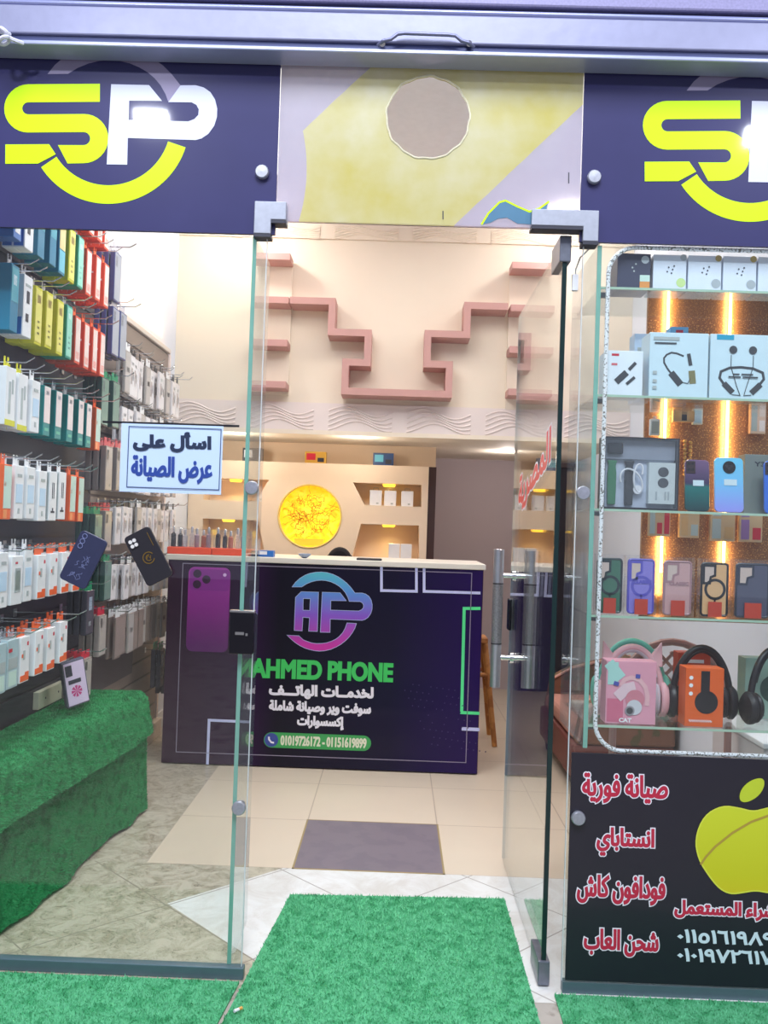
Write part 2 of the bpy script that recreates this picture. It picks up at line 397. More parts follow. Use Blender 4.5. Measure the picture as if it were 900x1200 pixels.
NAVY = mat('navy_vinyl', (54, 53, 98), 0.4, 0, 0.12, 7, coat=0.7, spec=0.15); LIME = mat('lime_vinyl', (205, 250, 20), 0.4, 0, 0.02, 9, coat=0.5, spec=0.15)
LAV = mat('pale_vinyl', (214, 218, 240), 0.4, 0, 0.02, 9, coat=0.5, spec=0.15); GREYV = mat('grey_vinyl', (150, 142, 172), 0.4, 0, 0.04, 9, coat=0.5, spec=0.15)
ORANGE = mat('orange_card', (240, 100, 40), 0.42); ORRED = mat('coral_card', (238, 92, 62), 0.42); TEAL = mat('teal_card', (0, 140, 140), 0.42); MINT = mat('mint_card', (90, 190, 165), 0.42)
TEALB = mat('petrol_blue_card', (30, 125, 160), 0.42); YELL = mat('yellow_card', (215, 210, 40), 0.42); YELP = mat('pale_yellow_print', (235, 225, 120), 0.42); BLUE = mat('blue_card', (45, 110, 190), 0.42)
PALEB = mat('pale_blue_card', (196, 222, 246), 0.45); PALEG = mat('pale_green_card', (200, 225, 215), 0.45); GREYC = mat('grey_card', (176, 184, 186), 0.45); PINKP = mat('pale_pink_print', (242, 226, 226), 0.45)
RED = mat('red_card', (205, 40, 62), 0.42); GREENT = mat('green_tag', (20, 140, 95), 0.42); KRAFT = mat('tan_card', (205, 160, 110), 0.5); INK = mat('dark_ink', (45, 45, 58), 0.5)
WIRE = mat('hook_wire', (205, 205, 212), 0.25, 0.9, 0.05, 30); PURPLE = mat('lilac_plastic', (128, 116, 214), 0.3)

# ================================================================== THE SETTING
XW = 1.37
fl = MB()
def fpoly(poly, mi): fl.mat(mi); fl.add([(x, y, 0) for x, y in poly], [tuple(range(len(poly)))])
fpoly([(-0.86, 3.235), (XW, 3.235), (XW, 7.05), (-0.86, 7.05)], 0)
fpoly([(-0.367, 3.235), (-0.70, 2.9), (-0.2, 2.385), (XW, 2.385), (XW, 3.235)], 1)
fpoly([(-XW, 2.385), (-0.2, 2.385), (-0.70, 2.9), (-0.367, 3.235), (-0.86, 3.235), (-XW, 3.235)], 2)
fpoly([(-XW, 3.235), (-0.86, 3.235), (-0.86, 7.05), (-XW, 7.05)], 3)
fl.mat(0); fl.box(-XW, XW, 2.385, 7.05, -0.06, -0.002)
T0 = tile_mat('beige_tiles', (216, 200, 178), (182, 164, 144), (0.54, 0.53), -0.331, 3.235, jw=0.005)
T1 = tile_mat('white_diagonal_tiles', (226, 226, 222), (165, 158, 150), (0.467, 0.467), -0.038, 2.886, PI/4, 0.005, (210, 206, 198), 5)
T2 = tile_mat('mottled_diagonal_tiles', (192, 184, 164), (150, 140, 125), (0.467, 0.467), -0.038, 2.886, PI/4, 0.005, (156, 148, 126), 13, lines=True)
T3 = tile_mat('mottled_tiles', (194, 184, 166), (185, 172, 155), (0.60, 0.60), -0.86, 3.77, 0, 0.005, (162, 150, 130), 14, lines=True)
me = fl.build('floor', [T0, T1, T2, T3]); struct(me)
me.data.transform(Matrix.Translation(me.location)); me.location = (0, 0, 0)
o = MB().box(-0.329, 0.207, 3.237, 3.763, 0.0, 0.0015).build('floor_inlay', spots_mat('slate_tile', (122, 112, 120), (128, 117, 124), 9, 0.45, 0.4)); struct(o)
mb = MB(); 
for a, b, c, d in ((-0.336, -0.329, 3.23, 3.77), (0.207, 0.214, 3.23, 3.77), (-0.336, 0.214, 3.763, 3.77), (-0.336, 0.214, 3.23, 3.237)): mb.box(a, b, c, d, 0.0, 0.0017)
struct(mb.build('trim_5', mat('grout_brass', (160, 140, 96), 0.5)))
struct(MB().box(-8, 8, -14.0, 2.384, -0.06, 0.0).build('pavement', spots_mat('pavement_concrete', (168, 160, 150), (140, 132, 122), 12, 0.55, 0.8)))
struct(MB().box(-XW-0.12, -XW, 2.5, 7.1, -0.05, 3.06).build('wall_left', WALLW))
struct(MB().box(XW, XW+0.12, 2.5, 7.1, -0.05, 3.06).build('wall_right', WALLW))
struct(MB().box(-XW, 0.25, 6.07, 6.14, 0.0, 1.785).build('wall_niche', mat('warm_plaster', (232, 206, 176), 0.75, 0, 0.02, 8)))
struct(MB().box(-XW, XW, 7.02, 7.12, -0.0, 3.06).build('wall_back', mat('corridor_grey_paint', (196, 182, 184), 0.75, 0, 0.03, 6)))
struct(MB().box(-XW-0.12, XW+0.12, 2.48, 7.1, 3.05, 3.15).build('ceiling', mat('ceiling_paint', (238, 224, 232), 0.8, 0, 0.02, 5)))
mb = MB().box(-XW, XW, 5.37, 7.02, 1.785, 3.05); struct(mb.build('wall_bulkhead', CREAM))
struct(MB().box(-XW, XW, 5.345, 5.37, 1.775, 1.80).build('trim_3', CREAM))
def wave_trim(name, z0, z1, m):
    mb = MB().box(-XW, XW, 5.352, 5.37, z0, z1); h = z1-z0
    for k in range(6):
        cx = -1.18+k*0.47
        for j in range(5):
            pts = [(cx-0.19+0.38*i/28, 5.352, z0+h*(0.2+0.13*j)+h*0.17*math.sin(2*PI*i/28+0.3*j-1.2)) for i in range(29)]
            mb.tube(pts, 0.007, 5)
    struct(mb.build(name, m, smooth=True))
TRIMM = mat('embossed_trim', (232, 220, 216), 0.6, 0, 0.02, 10)
wave_trim('trim_1', 1.80, 1.965, TRIMM); wave_trim('trim_2', 2.955, 3.045, CREAM)
FACW = mat('facade_render', (150, 144, 150), 0.8, 0, 0.06, 9, 0.05)
struct(MB().box(-3.2, -1.365, 2.40, 2.60, 0.0, 3.4).build('wall_front_left', FACW)); struct(MB().box(1.365, 3.2, 2.40, 2.60, 0.0, 3.4).build('wall_front_right', FACW))
struct(MB().box(-1.362, 1.362, 2.465, 2.60, 2.57, 3.4).build('wall_front_upper', FACW))
# dark doorway leaf at the back of the corridor
d = MB().box(0.98, 1.36, 6.98, 7.015, 0.0, 1.74).build('door_1', mat('dark_door_paint', (52, 50, 62), 0.45, 0, 0.1, 8), bevel=0.004); struct(d)
mb = MB().cyl((1.03, 6.98, 0.98), (1.03, 6.93, 0.98), 0.012).cyl((1.03, 6.935, 0.98), (1.13, 6.935, 0.98), 0.009); struct(mb.build('door_handle', STEEL, d, smooth=True))
mb = MB().prism([(0.955, 0), (0.98, 0), (0.98, 1.74), (1.369, 1.74), (1.369, 1.775), (0.955, 1.775)], 6.97, 7.018); struct(mb.build('trim_4', mat('door_frame_dark', (96, 84, 88), 0.5)))
struct(MB().box(-XW, -XW+0.012, 5.16, 7.0, 0, 0.1).build('baseboard_left', WHITE))

# ================================================================== ROLLER SHUTTER ABOVE THE FACADE
sh = thing('roller_shutter', 'raised grey metal roller shutter edge above the shop sign, with a bar handle', 'shutter', (0, 2.40, 2.54))
zz = lambda py: P(450, py, 2.36).z
mb = MB(); zb = zz(62)
mb.box(-1.36, 1.36, 2.36, 2.44, zb, zb+0.012); mb.build('bottom_lip', mat('lip_metal', (170, 176, 205), 0.3, 0.4), sh, bevel=0.003)
MB().box(-1.36, 1.36, 2.372, 2.43, zb+0.012, zb+0.03).build('shadow_gap', ALUD, sh)
MB().box(-1.36, 1.36, 2.362, 2.44, zb+0.03, zb+0.108).build('bottom_rail', ALU, sh, bevel=0.004)
mb = MB(); mb.tube([(-1.36, 2.37, zb+0.117), (1.36, 2.37, zb+0.117)], 0.008, 10).build('round_bead', mat('bead_metal', (150, 156, 200), 0.3, 0.4), sh, smooth=True)
MB().box(-1.36, 1.36, 2.385, 2.44, zb+0.108, zb+0.135).build('slat_gap', ALUD, sh)
mb = MB()
for k in range(9): mb.box(-1.36, 1.36, 2.362, 2.44, zb+0.135+k*0.075, zb+0.205+k*0.075)
mb.build('slats', mat('perforated_slat', (132, 128, 165), 0.5, 0.2, 0.3, 160), sh, bevel=0.006)
def sp(px, py): return P(px, py, 2.345)
mb = MB(); mb.tube([P(443, 53, 2.362), sp(449, 48), sp(458, 46), sp(466, 40), sp(474, 39), sp(526, 41), sp(534, 42), sp(541, 48), sp(549, 50), P(555, 55, 2.362)], 0.0048, 10)
mb.build('bar_handle', mat('worn_handle_metal', (120, 122, 150), 0.4, 0.5, 0.2, 50), sh, smooth=True)
for q in (448, 550): MB().cyl(P(q, 51, 2.352), P(q, 51, 2.363), 0.008, 12).build('handle_screw', STEEL, sh, smooth=True)
# knotted white rope at the end of the shutter lip
mb = MB(); pts = []
c0 = P(4, 42, 2.33)
for i in range(70):
    t = i/69*4*PI; pts.append(c0+Vector((0.018*math.cos(t)-0.004, 0.012*math.sin(t*1.5), 0.016*math.sin(t)+0.004*math.cos(2.2*t))))
pts += [P(14, 46, 2.335), P(22, 49, 2.345), P(27, 51, 2.355)]
mb.tube(pts, 0.0055, 7)
tag(mb.build('rope_knot', mat('dirty_white_rope', (208, 208, 222), 0.8, 0, 0.2, 90, 0.3), smooth=True), 'knotted dirty white rope tied to the shutter lip', 'rope')

# ================================================================== GLASS FACADE
FY = 2.45
def fac(y=FY-0.0075): return lambda u, v: (u, y, v)
def fpt(px, py, y=FY): p = P(px, py, y); return (p.x, p.z)
def bolt(x, z, parent, yf=FY-0.006):
    mb = MB(); mb.T = Matrix.Translation((x, yf, z)) @ Matrix.Rotation(PI/2, 4, 'X')
    mb.lathe([(0.0, 0.0), (0.018, 0.0), (0.019, 0.003), (0.019, 0.013), (0.0165, 0.016), (0.0, 0.0165)], 20)
    b = mb.build('glass_bolt', mat('bolt_steel', (172, 174, 184), 0.35, 0.6, 0.25, 120), parent, smooth=True)
    mb = MB().cyl((x, FY+0.006, z), (x, FY+0.026, z), 0.010, 16); mb.build('bolt_cap', STEEL, b, smooth=True)
def pane(name, label, x0, x1, z0, z1, edges='lr'):
    t = thing(name, label, 'glass panel', ((x0+x1)/2, FY, z0))
    MB().box(x0, x1, FY-0.005, FY+0.005, z0, z1).build('glass_sheet', GL, t)
    return t
# --- transom signs
def logo(dx, parent, seg):
    f = lambda px, py: fpt(px, py, FY-0.012)
    k = 428.6                                                   # photo pixels per metre in this plane
    ox, oz = fpt(127, 143.7, FY-0.012); ox += dx
    q = lambda px, py: (ox+(px-127)/k, oz-(py-143.7)/k)        # upright logo coordinates
    fn = lambda y: (lambda u, v: (u, y, v))
    a = math.radians(1.9)
    def r(pts): return [q(127+(x-127)*math.cos(a)+(y-143.7)*math.sin(a), 143.7-(x-127)*math.sin(a)+(y-143.7)*math.cos(a)) for x, y in pts]
    y0 = FY-0.0068
    mb = MB()
    S = [(116, 107)]+[(33, 107)]+arc(31, 125, 18, -90, -270, 16)+[(95, 143)]+arc(97, 161.5, 18.5, -90, 90, 16)+[(66, 180)]
    Ls, Rs = ribbon(r(S), 21.5/k)
    # cut the foot of the letter diagonally
    e = r([(66.5, 169)])[0]; e2 = r([(78, 191)])[0]
    if (Ls[-1]-Vector(e)).length < (Rs[-1]-Vector(e)).length: Ls[-1] = Vector(e); Rs[-1] = Vector(e2)
    else: Rs[-1] = Vector(e); Ls[-1] = Vector(e2)
    n = len(S); g = fn(y0)
    union_mb(mb, [[tuple(p) for p in Rs]+[tuple(p) for p in reversed(Ls)]], g)
    mb.build('lime_letter', LIME, parent)
    mb = MB(); C = (127, 143.7); th0 = math.degrees(math.atan2(172-143.7, 218-127)); 
    A = [(C[0]+84.5*math.cos(math.radians(t)), C[1]+84.5*math.sin(math.radians(t))) for t in np.linspace(147.5, 17.5, 40)]
    Ls, Rs = ribbon(r(A), 22/k); n = len(A)
    union_mb(mb, [[tuple(p) for p in Rs]+[tuple(p) for p in reversed(Ls)]], g)
    rr = r([(4, 168), (56, 168), (64, 180), (43, 191), (4, 191)]); mb.add([(p[0], y0-0.0005, p[1]) for p in rr], [(0, 1, 2, 3, 4)])
    mb.build('lime_ring', LIME, parent)
    em = lambda pts: r([(126+(x-383)*129/450, 97+(y-255)*96/353) for x, y in pts])
    mb = MB(); top = [(x, max(y, 119)) for x, y in EMB_OUT]
    union_mb(mb, [ccw(em(top+EMB_IN))], fn(y0+0.0003)); mb.build('grey_arc', GREYV, parent)
    mb = MB(); union_mb(mb, [ccw(em(EMB_BUMP+EMB_STEM))], fn(y0-0.0004)); mb.build('pale_letter', LAV, parent)
t = thing('shop_sign', 'navy glass transom sign with lime and white SP logo, above the pasted paper notice', 'shop sign', (-0.86, FY, 2.03))
MB().box(-1.36, -0.361, FY-0.006, FY+0.006, 2.03, 2.56).build('sign_panel', NAVY, t); logo(0, t, 0)
bolt(*fpt(308, 204), t)
t = thing('shop_sign', 'navy glass transom sign with lime SP logo, above the lit display case', 'shop sign', (0.92, FY, 2.035))
MB().box(0.473, 1.36, FY-0.006, FY+0.006, 2.035, 2.56).build('sign_panel', NAVY, t); logo(fpt(880, 160)[0]-fpt(131, 136)[0], t, 1)
bolt(*fpt(695, 210), t)
# --- middle transom: clear glass with torn yellow sticker and an extractor hole
t = thing('transom_glass', 'yellow-streaked glass transom with a round hole above the doorway', 'glass panel', (0.055, FY, 2.07))
hc = fpt(501.5, 138.5); hr = 0.1145
mb = MB(); N_ = 64
x0, x1, z0, z1 = -0.36, 0.472, 2.07, 2.534
ring = []; rect = []
for i in range(N_):
    a = 2*PI*i/N_; c, s_ = math.cos(a), math.sin(a); jit = 1+0.012*math.sin(9*a)+0.01*math.sin(17*a+1)
    ring.append((hc[0]+hr*jit*c, hc[1]+hr*jit*s_))
    tx = ((x1 if c > 0 else x0)-hc[0])/c if abs(c) > 1e-6 else 1e9; tz = ((z1 if s_ > 0 else z0)-hc[1])/s_ if abs(s_) > 1e-6 else 1e9
    k = min(tx, tz); rect.append((hc[0]+k*c, hc[1]+k*s_))
for cx, cz in ((x0, z0), (x1, z0), (x1, z1), (x0, z1)):      # snap to the corners
    j = min(range(N_), key=lambda i: (rect[i][0]-cx)**2+(rect[i][1]-cz)**2); rect[j] = (cx, cz)
for y in (FY-0.005, FY+0.005):
    mb.add([(u, y, v) for u, v in ring]+[(u, y, v) for u, v in rect], [(i, (i+1) % N_, N_+(i+1) % N_, N_+i) for i in range(N_)])
mb.add([(u, FY-0.005, v) for u, v in ring]+[(u, FY+0.005, v) for u, v in ring], [(i, (i+1) % N_, N_+(i+1) % N_, N_+i) for i in range(N_)])
m = bpy.data.materials.new('torn_sticker_glass'); m.use_nodes = True; nt = m.node_tree; N = nt.nodes; b = N['Principled BSDF']
tc = N.new('ShaderNodeTexCoord'); sx = N.new('ShaderNodeSeparateXYZ'); nt.links.new(tc.outputs['Object'], sx.inputs[0])
def mth(op, a, b_=None, c=None):
    n = N.new('ShaderNodeMath'); n.operation = op
    for i, q in enumerate((a, b_, c)):
        if q is None: continue
        if isinstance(q, (int, float)): n.inputs[i].default_value = q
        else: nt.links.new(q, n.inputs[i])
    return n.outputs[0]
nz = N.new('ShaderNodeTexNoise'); nz.inputs['Scale'].default_value = 5; nz.inputs['Detail'].default_value = 7; nt.links.new(tc.outputs['Object'], nz.inputs['Vector'])
X_, Z_ = sx.outputs[0], sx.outputs[2]
# diagonal yellow band between two 45-degree edges (sticker remains)
dg = mth('SUBTRACT', Z_, X_)                                   # object coords relative to the thing's base point
dgn = mth('ADD', dg, mth('MULTIPLY', mth('SUBTRACT', nz.outputs['Fac'], 0.5), 0.02))
band = mth('MULTIPLY', mth('LESS_THAN', dgn, 0.60), mth('GREATER_THAN', dgn, -0.075))
leftgap = mth('GREATER_THAN', mth('ADD', X_, mth('MULTIPLY', mth('SUBTRACT', Z_, 0.13), mth('SUBTRACT', Z_, 0.13))), -0.335)
band = mth('MULTIPLY', band, leftgap)
cr = N.new('ShaderNodeValToRGB'); nt.links.new(nz.outputs['Fac'], cr.inputs[0])
cr.color_ramp.elements[0].position = 0.3; cr.color_ramp.elements[0].color = L((200, 190, 84)); cr.color_ramp.elements[1].position = 0.7; cr.color_ramp.elements[1].color = L((212, 208, 176))
mx = N.new('ShaderNodeMix'); mx.data_type = 'RGBA'; nt.links.new(band, mx.inputs[0]); mx.inputs[6].default_value = L((186, 180, 196)); nt.links.new(cr.outputs[0], mx.inputs[7])
nt.links.new(mx.outputs[2], b.inputs['Base Color']); b.inputs['Roughness'].default_value = 0.25; b.inputs['Coat Weight'].default_value = 0.4
b.inputs['Transmission Weight'].default_value = 0.0
al = mth('ADD', mth('MULTIPLY', nz.outputs['Fac'], 0.3), mth('ADD', mth('MULTIPLY', band, 0.12), 0.45)); nt.links.new(al, b.inputs['Alpha'])
mb.build('stickered_glass', m, t)
mb = MB(); mb.tube([(u, FY-0.0055, v) for u, v in ring], 0.0025, 6, True); mb.build('hole_rim', mat('chipped_rim', (226, 220, 190), 0.6, 0, 0.3, 60), t)
mb = MB(); f = lambda px, py: Vector((fpt(px, py)[0], FY-0.0062, fpt(px, py)[1]))
poly = [(564, 264), (572, 252), (584, 239), (592, 237), (606, 244), (620, 250), (632, 246), (642, 238), (640, 246), (628, 256), (624, 264), (606, 263), (594, 256), (584, 257), (574, 262)]
mb.add([f(*p) for p in poly], [tuple(range(len(poly)))]); mb.build('sticker_scrap', mat('teal_scrap', (70, 120, 150), 0.4, 0, 0.1, 30), t)
mb = MB(); ribbon_mb(mb, [fpt(*p) for p in [(564, 264), (572, 251), (585, 238), (592, 236), (606, 243), (620, 249), (632, 245), (643, 237)]], 0.005, lambda u, v: (u, FY-0.0066, v))
mb.build('sticker_scrap_border', LIME, t)
for a, c in (((519, 248), (519, 258)), ((666, 203), (666, 216))):
    mb = MB(); ribbon_mb(mb, [fpt(*a), fpt(*c)], 0.003, lambda u, v: (u, FY-0.0062, v)); mb.build('ink_mark', INK, t)
# --- patch fittings
def patch(label, poly, lip):
    t = thing('patch_fitting', label, 'glass fitting', (sum(p[0] for p in poly)/len(poly), FY, min(p[1] for p in poly)))
    mb = MB().prism(poly, FY-0.024, FY-0.008); mb.prism(poly, FY+0.008, FY+0.022); mb.build('clamp_plate', mat('worn_steel', (176, 180, 192), 0.32, 0.45, 0.15, 70), t, bevel=0.002)
    mb = MB()
    for a, b_ in lip: MB().box(a[0], b_[0], FY-0.0235, FY+0.0215, min(a[1], b_[1])-0.009, max(a[1], b_[1])-0.0008).build('clamp_gasket', mat('gasket_black', (40, 40, 56), 0.5), t)
    return t
A = [fpt(*p) for p in [(300, 239), (337, 240), (336, 261), (319, 260), (318, 277), (299, 276)]]
xl, xm, xr = A[0][0], A[3][0], A[1][0]; zt, zm, zb_ = A[0][1], A[2][1], A[4][1]
tt = patch('L-shaped steel patch fitting at the upper corner beside the paper notice pane', [(xl, zb_), (xm, zb_), (xm, zm), (xr, zm), (xr, zt), (xl, zt)], [((xm, zm), (xr, zm)), ((xl, zb_), (xm, zb_))])
A = [fpt(*p) for p in [(622, 248), (700, 249), (699, 286), (681, 285), (681, 270), (622, 267)]]
xl, xm, xr = A[0][0], A[3][0], A[1][0]; zt, zm, zb_ = A[0][1], A[5][1], A[2][1]
patch('long steel pivot patch fitting over the open glass door', [(xl, zm), (xm, zm), (xm, zb_), (xr, zb_), (xr, zt), (xl, zt)], [((xl, zm), (xm, zm)), ((xm, zb_), (xr, zb_))])
# --- fixed pane with the paper notice
t = pane('shopfront_glass', 'large fixed glass pane carrying the paper notice, beside the doorway', -1.36, -0.383, 0.03, 2.03)
MB().box(-0.3835, -0.3815, FY-0.005, FY+0.005, 0.03, 2.03).build('polished_edge', mat('pale_glass_edge', (214, 224, 226), 0.2), t)
MB().box(-1.36, -0.375, FY-0.014, FY+0.014, 0.0, 0.032).build('floor_channel', mat('dark_channel', (92, 114, 122), 0.35, 0.3, 0.1, 30), t, bevel=0.002)
bolt(*fpt(296, 572), t); bolt(*fpt(281, 945), t)
t = thing('glass_fin', 'narrow green-edged glass fin standing behind the notice pane, with a lock strike', 'glass fin', (-0.418, FY+0.13, 0.032))
MB().box(-0.423, -0.413, FY+0.009, FY+0.27, 0.033, 2.028).build('fin_sheet', glass('fin_glass', (0.93, 0.95, 0.95), ior=1.22, haze=0.06, hazecol=(190, 192, 205)), t)
MB().box(-0.4235, -0.4125, FY+0.006, FY+0.009, 0.033, 2.028).build('fin_edge', EDGE, t)
lz0, lz1 = fpt(285, 765)[1], fpt(285, 716)[1]; lx0, lx1 = fpt(271, 740)[0], fpt(299, 740)[0]
t = thing('lock_strike', 'black steel door lock box clamped on the edge of the notice pane', 'lock', ((lx0+lx1)/2, FY, lz0))
MB().box(lx0, lx1, FY-0.028, FY-0.0052, lz0, lz1).build('lock_case', mat('black_lock', (38, 36, 44), 0.18, 0.6, 0.1, 30), t, bevel=0.003)
MB().box(lx0-0.001, lx1+0.001, FY-0.029, FY-0.006, lz1-0.001, lz1+0.004).build('lock_rim', CHROME, t, bevel=0.001)
mb = MB().box(lx0+0.016, lx0+0.04, FY-0.03, FY-0.0275, lz0+0.052, lz0+0.06); mb.box(lx0+0.044, lx0+0.05, FY-0.03, FY-0.0275, lz0+0.05, lz0+0.057); mb.build('lock_plate', CHROME, t)
# --- paper notice and the black tape it hangs on
nz0, nz1 = fpt(200, 578)[1], fpt(200, 498)[1]; nx0, nx1 = fpt(142, 540)[0], fpt(261, 540)[0]
yP = FY-0.0066
t = thing('paper_notice', 'pale blue paper notice with two lines of Arabic pasted on the pane', 'notice', ((nx0+nx1)/2, yP, nz0))
mb = MB(); K = 24
paper = mat('pale_blue_paper', (196, 218, 246), 0.7, 0, 0.03, 6)
pa = []
for j in range(9):
    for i in range(K+1):
        u = i/K; v = j/8; x = nx0+(nx1-nx0)*u; z = nz0+(nz1-nz0)*v
        y = yP-0.0006-0.0012*abs(math.sin(PI*2*v))*0.5-0.0006*math.sin(7*u+3*v)
        pa.append((x, y, z))
mb.add(pa, [(j*(K+1)+i, j*(K+1)+i+1, (j+1)*(K+1)+i+1, (j+1)*(K+1)+i) for j in range(8) for i in range(K)])
mb.build('paper_sheet', paper, t, smooth=True)
W, H = nx1-nx0, nz1-nz0; fn = fac(yP-0.003)
mb = MB(); ribbon_mb(mb, [(nx0+W*0.075, nz0+H*0.07), (nx1-W*0.02, nz0+H*0.07), (nx1-W*0.02, nz1-H*0.045), (nx0+W*0.075, nz1-H*0.045)], 0.0022, fn, True); mb.build('printed_border', mat('navy_ink', (40, 60, 110), 0.6), t)
text('printed_line', 'اسأل على', (nx0+W*0.12, nx0+W*0.89, nz0+H*0.60, nz0+H*0.90), fn, mat('black_blue_ink', (24, 40, 72), 0.6), t, 0.003)
text('printed_line', 'عرض الصيانة', (nx0+W*0.11, nx0+W*0.91, nz0+H*0.15, nz0+H*0.54), fn, mat('blue_ink', (34, 66, 150), 0.6), t, 0.0024)
mb = MB(); a = fpt(121, 497); c = fpt(281, 497); zt = nz1+0.003
mb.box(a[0], c[0], FY-0.0064, FY-0.0052, zt-0.004, zt+0.002)
tag(mb.build('tape_strip', BLACK), 'black tape strip running behind the top of the paper notice', 'tape')
# --- phone cases stuck on the pane
def back_case(name, label, px, py, ang, w_, h_, m, art):
    p = P(px, py, FY-0.012); t = thing(name, label, 'phone case', (p.x, FY-0.0055, p.z))
    mb = MB(); pl = []
    r_ = 0.011
    for cx, cz, a0 in ((w_/2-r_, h_/2-r_, 0), (-w_/2+r_, h_/2-r_, 90), (-w_/2+r_, -h_/2+r_, 180), (w_/2-r_, -h_/2+r_, 270)):
        pl += arc(cx, cz, r_, a0, a0+90, 5)
    mb.prism(pl, -0.010, 0.0); mb.build('case_shell', m, t, bevel=0.0015, world=False)
    art(t); t.rotation_euler = (0, ang, 0); return t
GOLD = mat('gold_print', (150, 118, 50), 0.35, 0.6); LINE = mat('pale_line_print', (120, 128, 170), 0.5)
def art1(t):
    MB().prism([(-0.031, 0.036), (-0.008, 0.036), (-0.008, 0.062), (-0.031, 0.062)], -0.0125, -0.0105).build('camera_plate', mat('camera_plate_grey', (52, 50, 56), 0.3), t, bevel=0.002, world=False)
    for cx, cz in ((-0.025, 0.056), (-0.0135, 0.056), (-0.025, 0.043), (-0.0135, 0.043)):
        mb = MB(); mb.cyl((cx, -0.0125, cz), (cx, -0.0145, cz), 0.0052, 14); mb.build('camera_hole', mat('camera_glint', (226, 222, 218), 0.25), t, smooth=True, world=False)
    g = lambda u, v: (u, -0.0112, v)
    mb = MB(); ribbon_mb(mb, arc(0, -0.004, 0.0155, 20, 330, 30), 0.0022, g); ribbon_mb(mb, arc(0.001, -0.004, 0.008, 60, 300, 20), 0.002, g); ribbon_mb(mb, [(-0.005, -0.004), (0.001, 0.004), (0.004, -0.008), (0.008, 0)], 0.0018, g)
    mb.build('gold_emblem', GOLD, t, world=False)
    MB().box(0.026, 0.0275, -0.0112, -0.0105, 0.02, 0.06).build('side_pinstripe', GOLD, t, world=False)
def art2(t):
    g = lambda u, v: (u, -0.0112, v); mb = MB()
    rr = random.Random(4)
    for k in range(13):
        cx = rr.uniform(-0.018, 0.014); cz = rr.uniform(-0.055, 0.02); a = rr.uniform(0.5, 2.2)
        ribbon_mb(mb, [(cx+0.014*s_*math.cos(a)+0.004*math.sin(6*s_+k), cz+0.018*s_*math.sin(a)) for s_ in [i/8-0.5 for i in range(9)]], 0.0011, g)
    mb.build('line_drawing', LINE, t, world=False)
    for cz in (0.06, 0.045, 0.031):
        mb = MB(); mb.T = Matrix.Translation((-0.024, 0, cz)); mb.tube([(0.0065*math.cos(q*PI/8), -0.0112, 0.0065*math.sin(q*PI/8)) for q in range(16)], 0.0011, 5, True); mb.build('camera_ring', LINE, t, world=False)
CASEB = mat('black_case', (36, 33, 40), 0.4, 0, 0.1, 40); CASEN = mat('navy_case', (44, 48, 78), 0.45, 0, 0.15, 60)
back_case('phone_case', 'black phone case with gold emblem and four camera holes, tilted on the glass', 174, 652, math.radians(-29), 0.078, 0.150, CASEB, art1)
back_case('phone_case', 'dark navy phone case with line drawing, tilted on the glass', 98, 656, math.radians(24), 0.080, 0.146, CASEN, art2)

# --- fixed pane of the display window and the lower sign
t = pane('shopfront_glass', 'tall fixed glass pane in front of the lit display case', 0.486, 1.36, 0.03, 2.033)
MB().box(0.4845, 0.4862, FY-0.005, FY+0.005, 0.03, 2.033).build('polished_edge', MATS['pale_glass_edge'], t)
bolt(*fpt(682, 578), t); bolt(*fpt(676, 956), t, FY-0.012)
MB().box(0.486, 1.36, FY-0.012, FY+0.012, 0.0, 0.03).build('floor_channel', MATS['dark_channel'], t)
t = thing('service_sign', 'black lower sign with red Arabic services and a golden apple emblem', 'sign', (0.92, FY-0.009, 0.035))
MB().box(0.493, 1.36, FY-0.011, FY-0.0055, 0.035, 0.645).build('sign_board', mat('black_sign_vinyl', (30, 27, 40), 0.35, 0, 0.1, 8, coat=0.25), t)
fn = fac(FY-0.0122); RT = mat('red_letter', (188, 38, 66), 0.45); WT = mat('white_letter', (236, 232, 240), 0.5)
def rect(px0, px1, py0, py1):
    a = fpt(px0, (py0+py1)/2, FY-0.012); b_ = fpt(px1, (py0+py1)/2, FY-0.012); c = fpt((px0+px1)/2, py1, FY-0.012); d_ = fpt((px0+px1)/2, py0, FY-0.012)
    return (a[0], b_[0], c[1], d_[1])
for s_, bx in (('صيانة فورية', (682, 783, 907, 942)), ('انستاباي', (699, 767, 970, 1004)), ('فودافون كاش', (676, 780, 1026, 1060)), ('شحن العاب', (684, 772, 1089, 1121)), ('بيع وشراء المستعمل', (790, 946, 1057, 1082))):
    text('red_lettering', s_, rect(*bx), fn, RT, t, 0.0024, WT, 0.003)
for s_, bx in (('٠١١٥١٦١٩٨٩٩', (794, 921, 1091, 1107)), ('٠١٠١٩٧٢٦١٧٢', (794, 921, 1113, 1129))):
    text('phone_number', s_, rect(*bx), fn, mat('pale_blue_letter', (206, 226, 232), 0.5), t, 0.002)
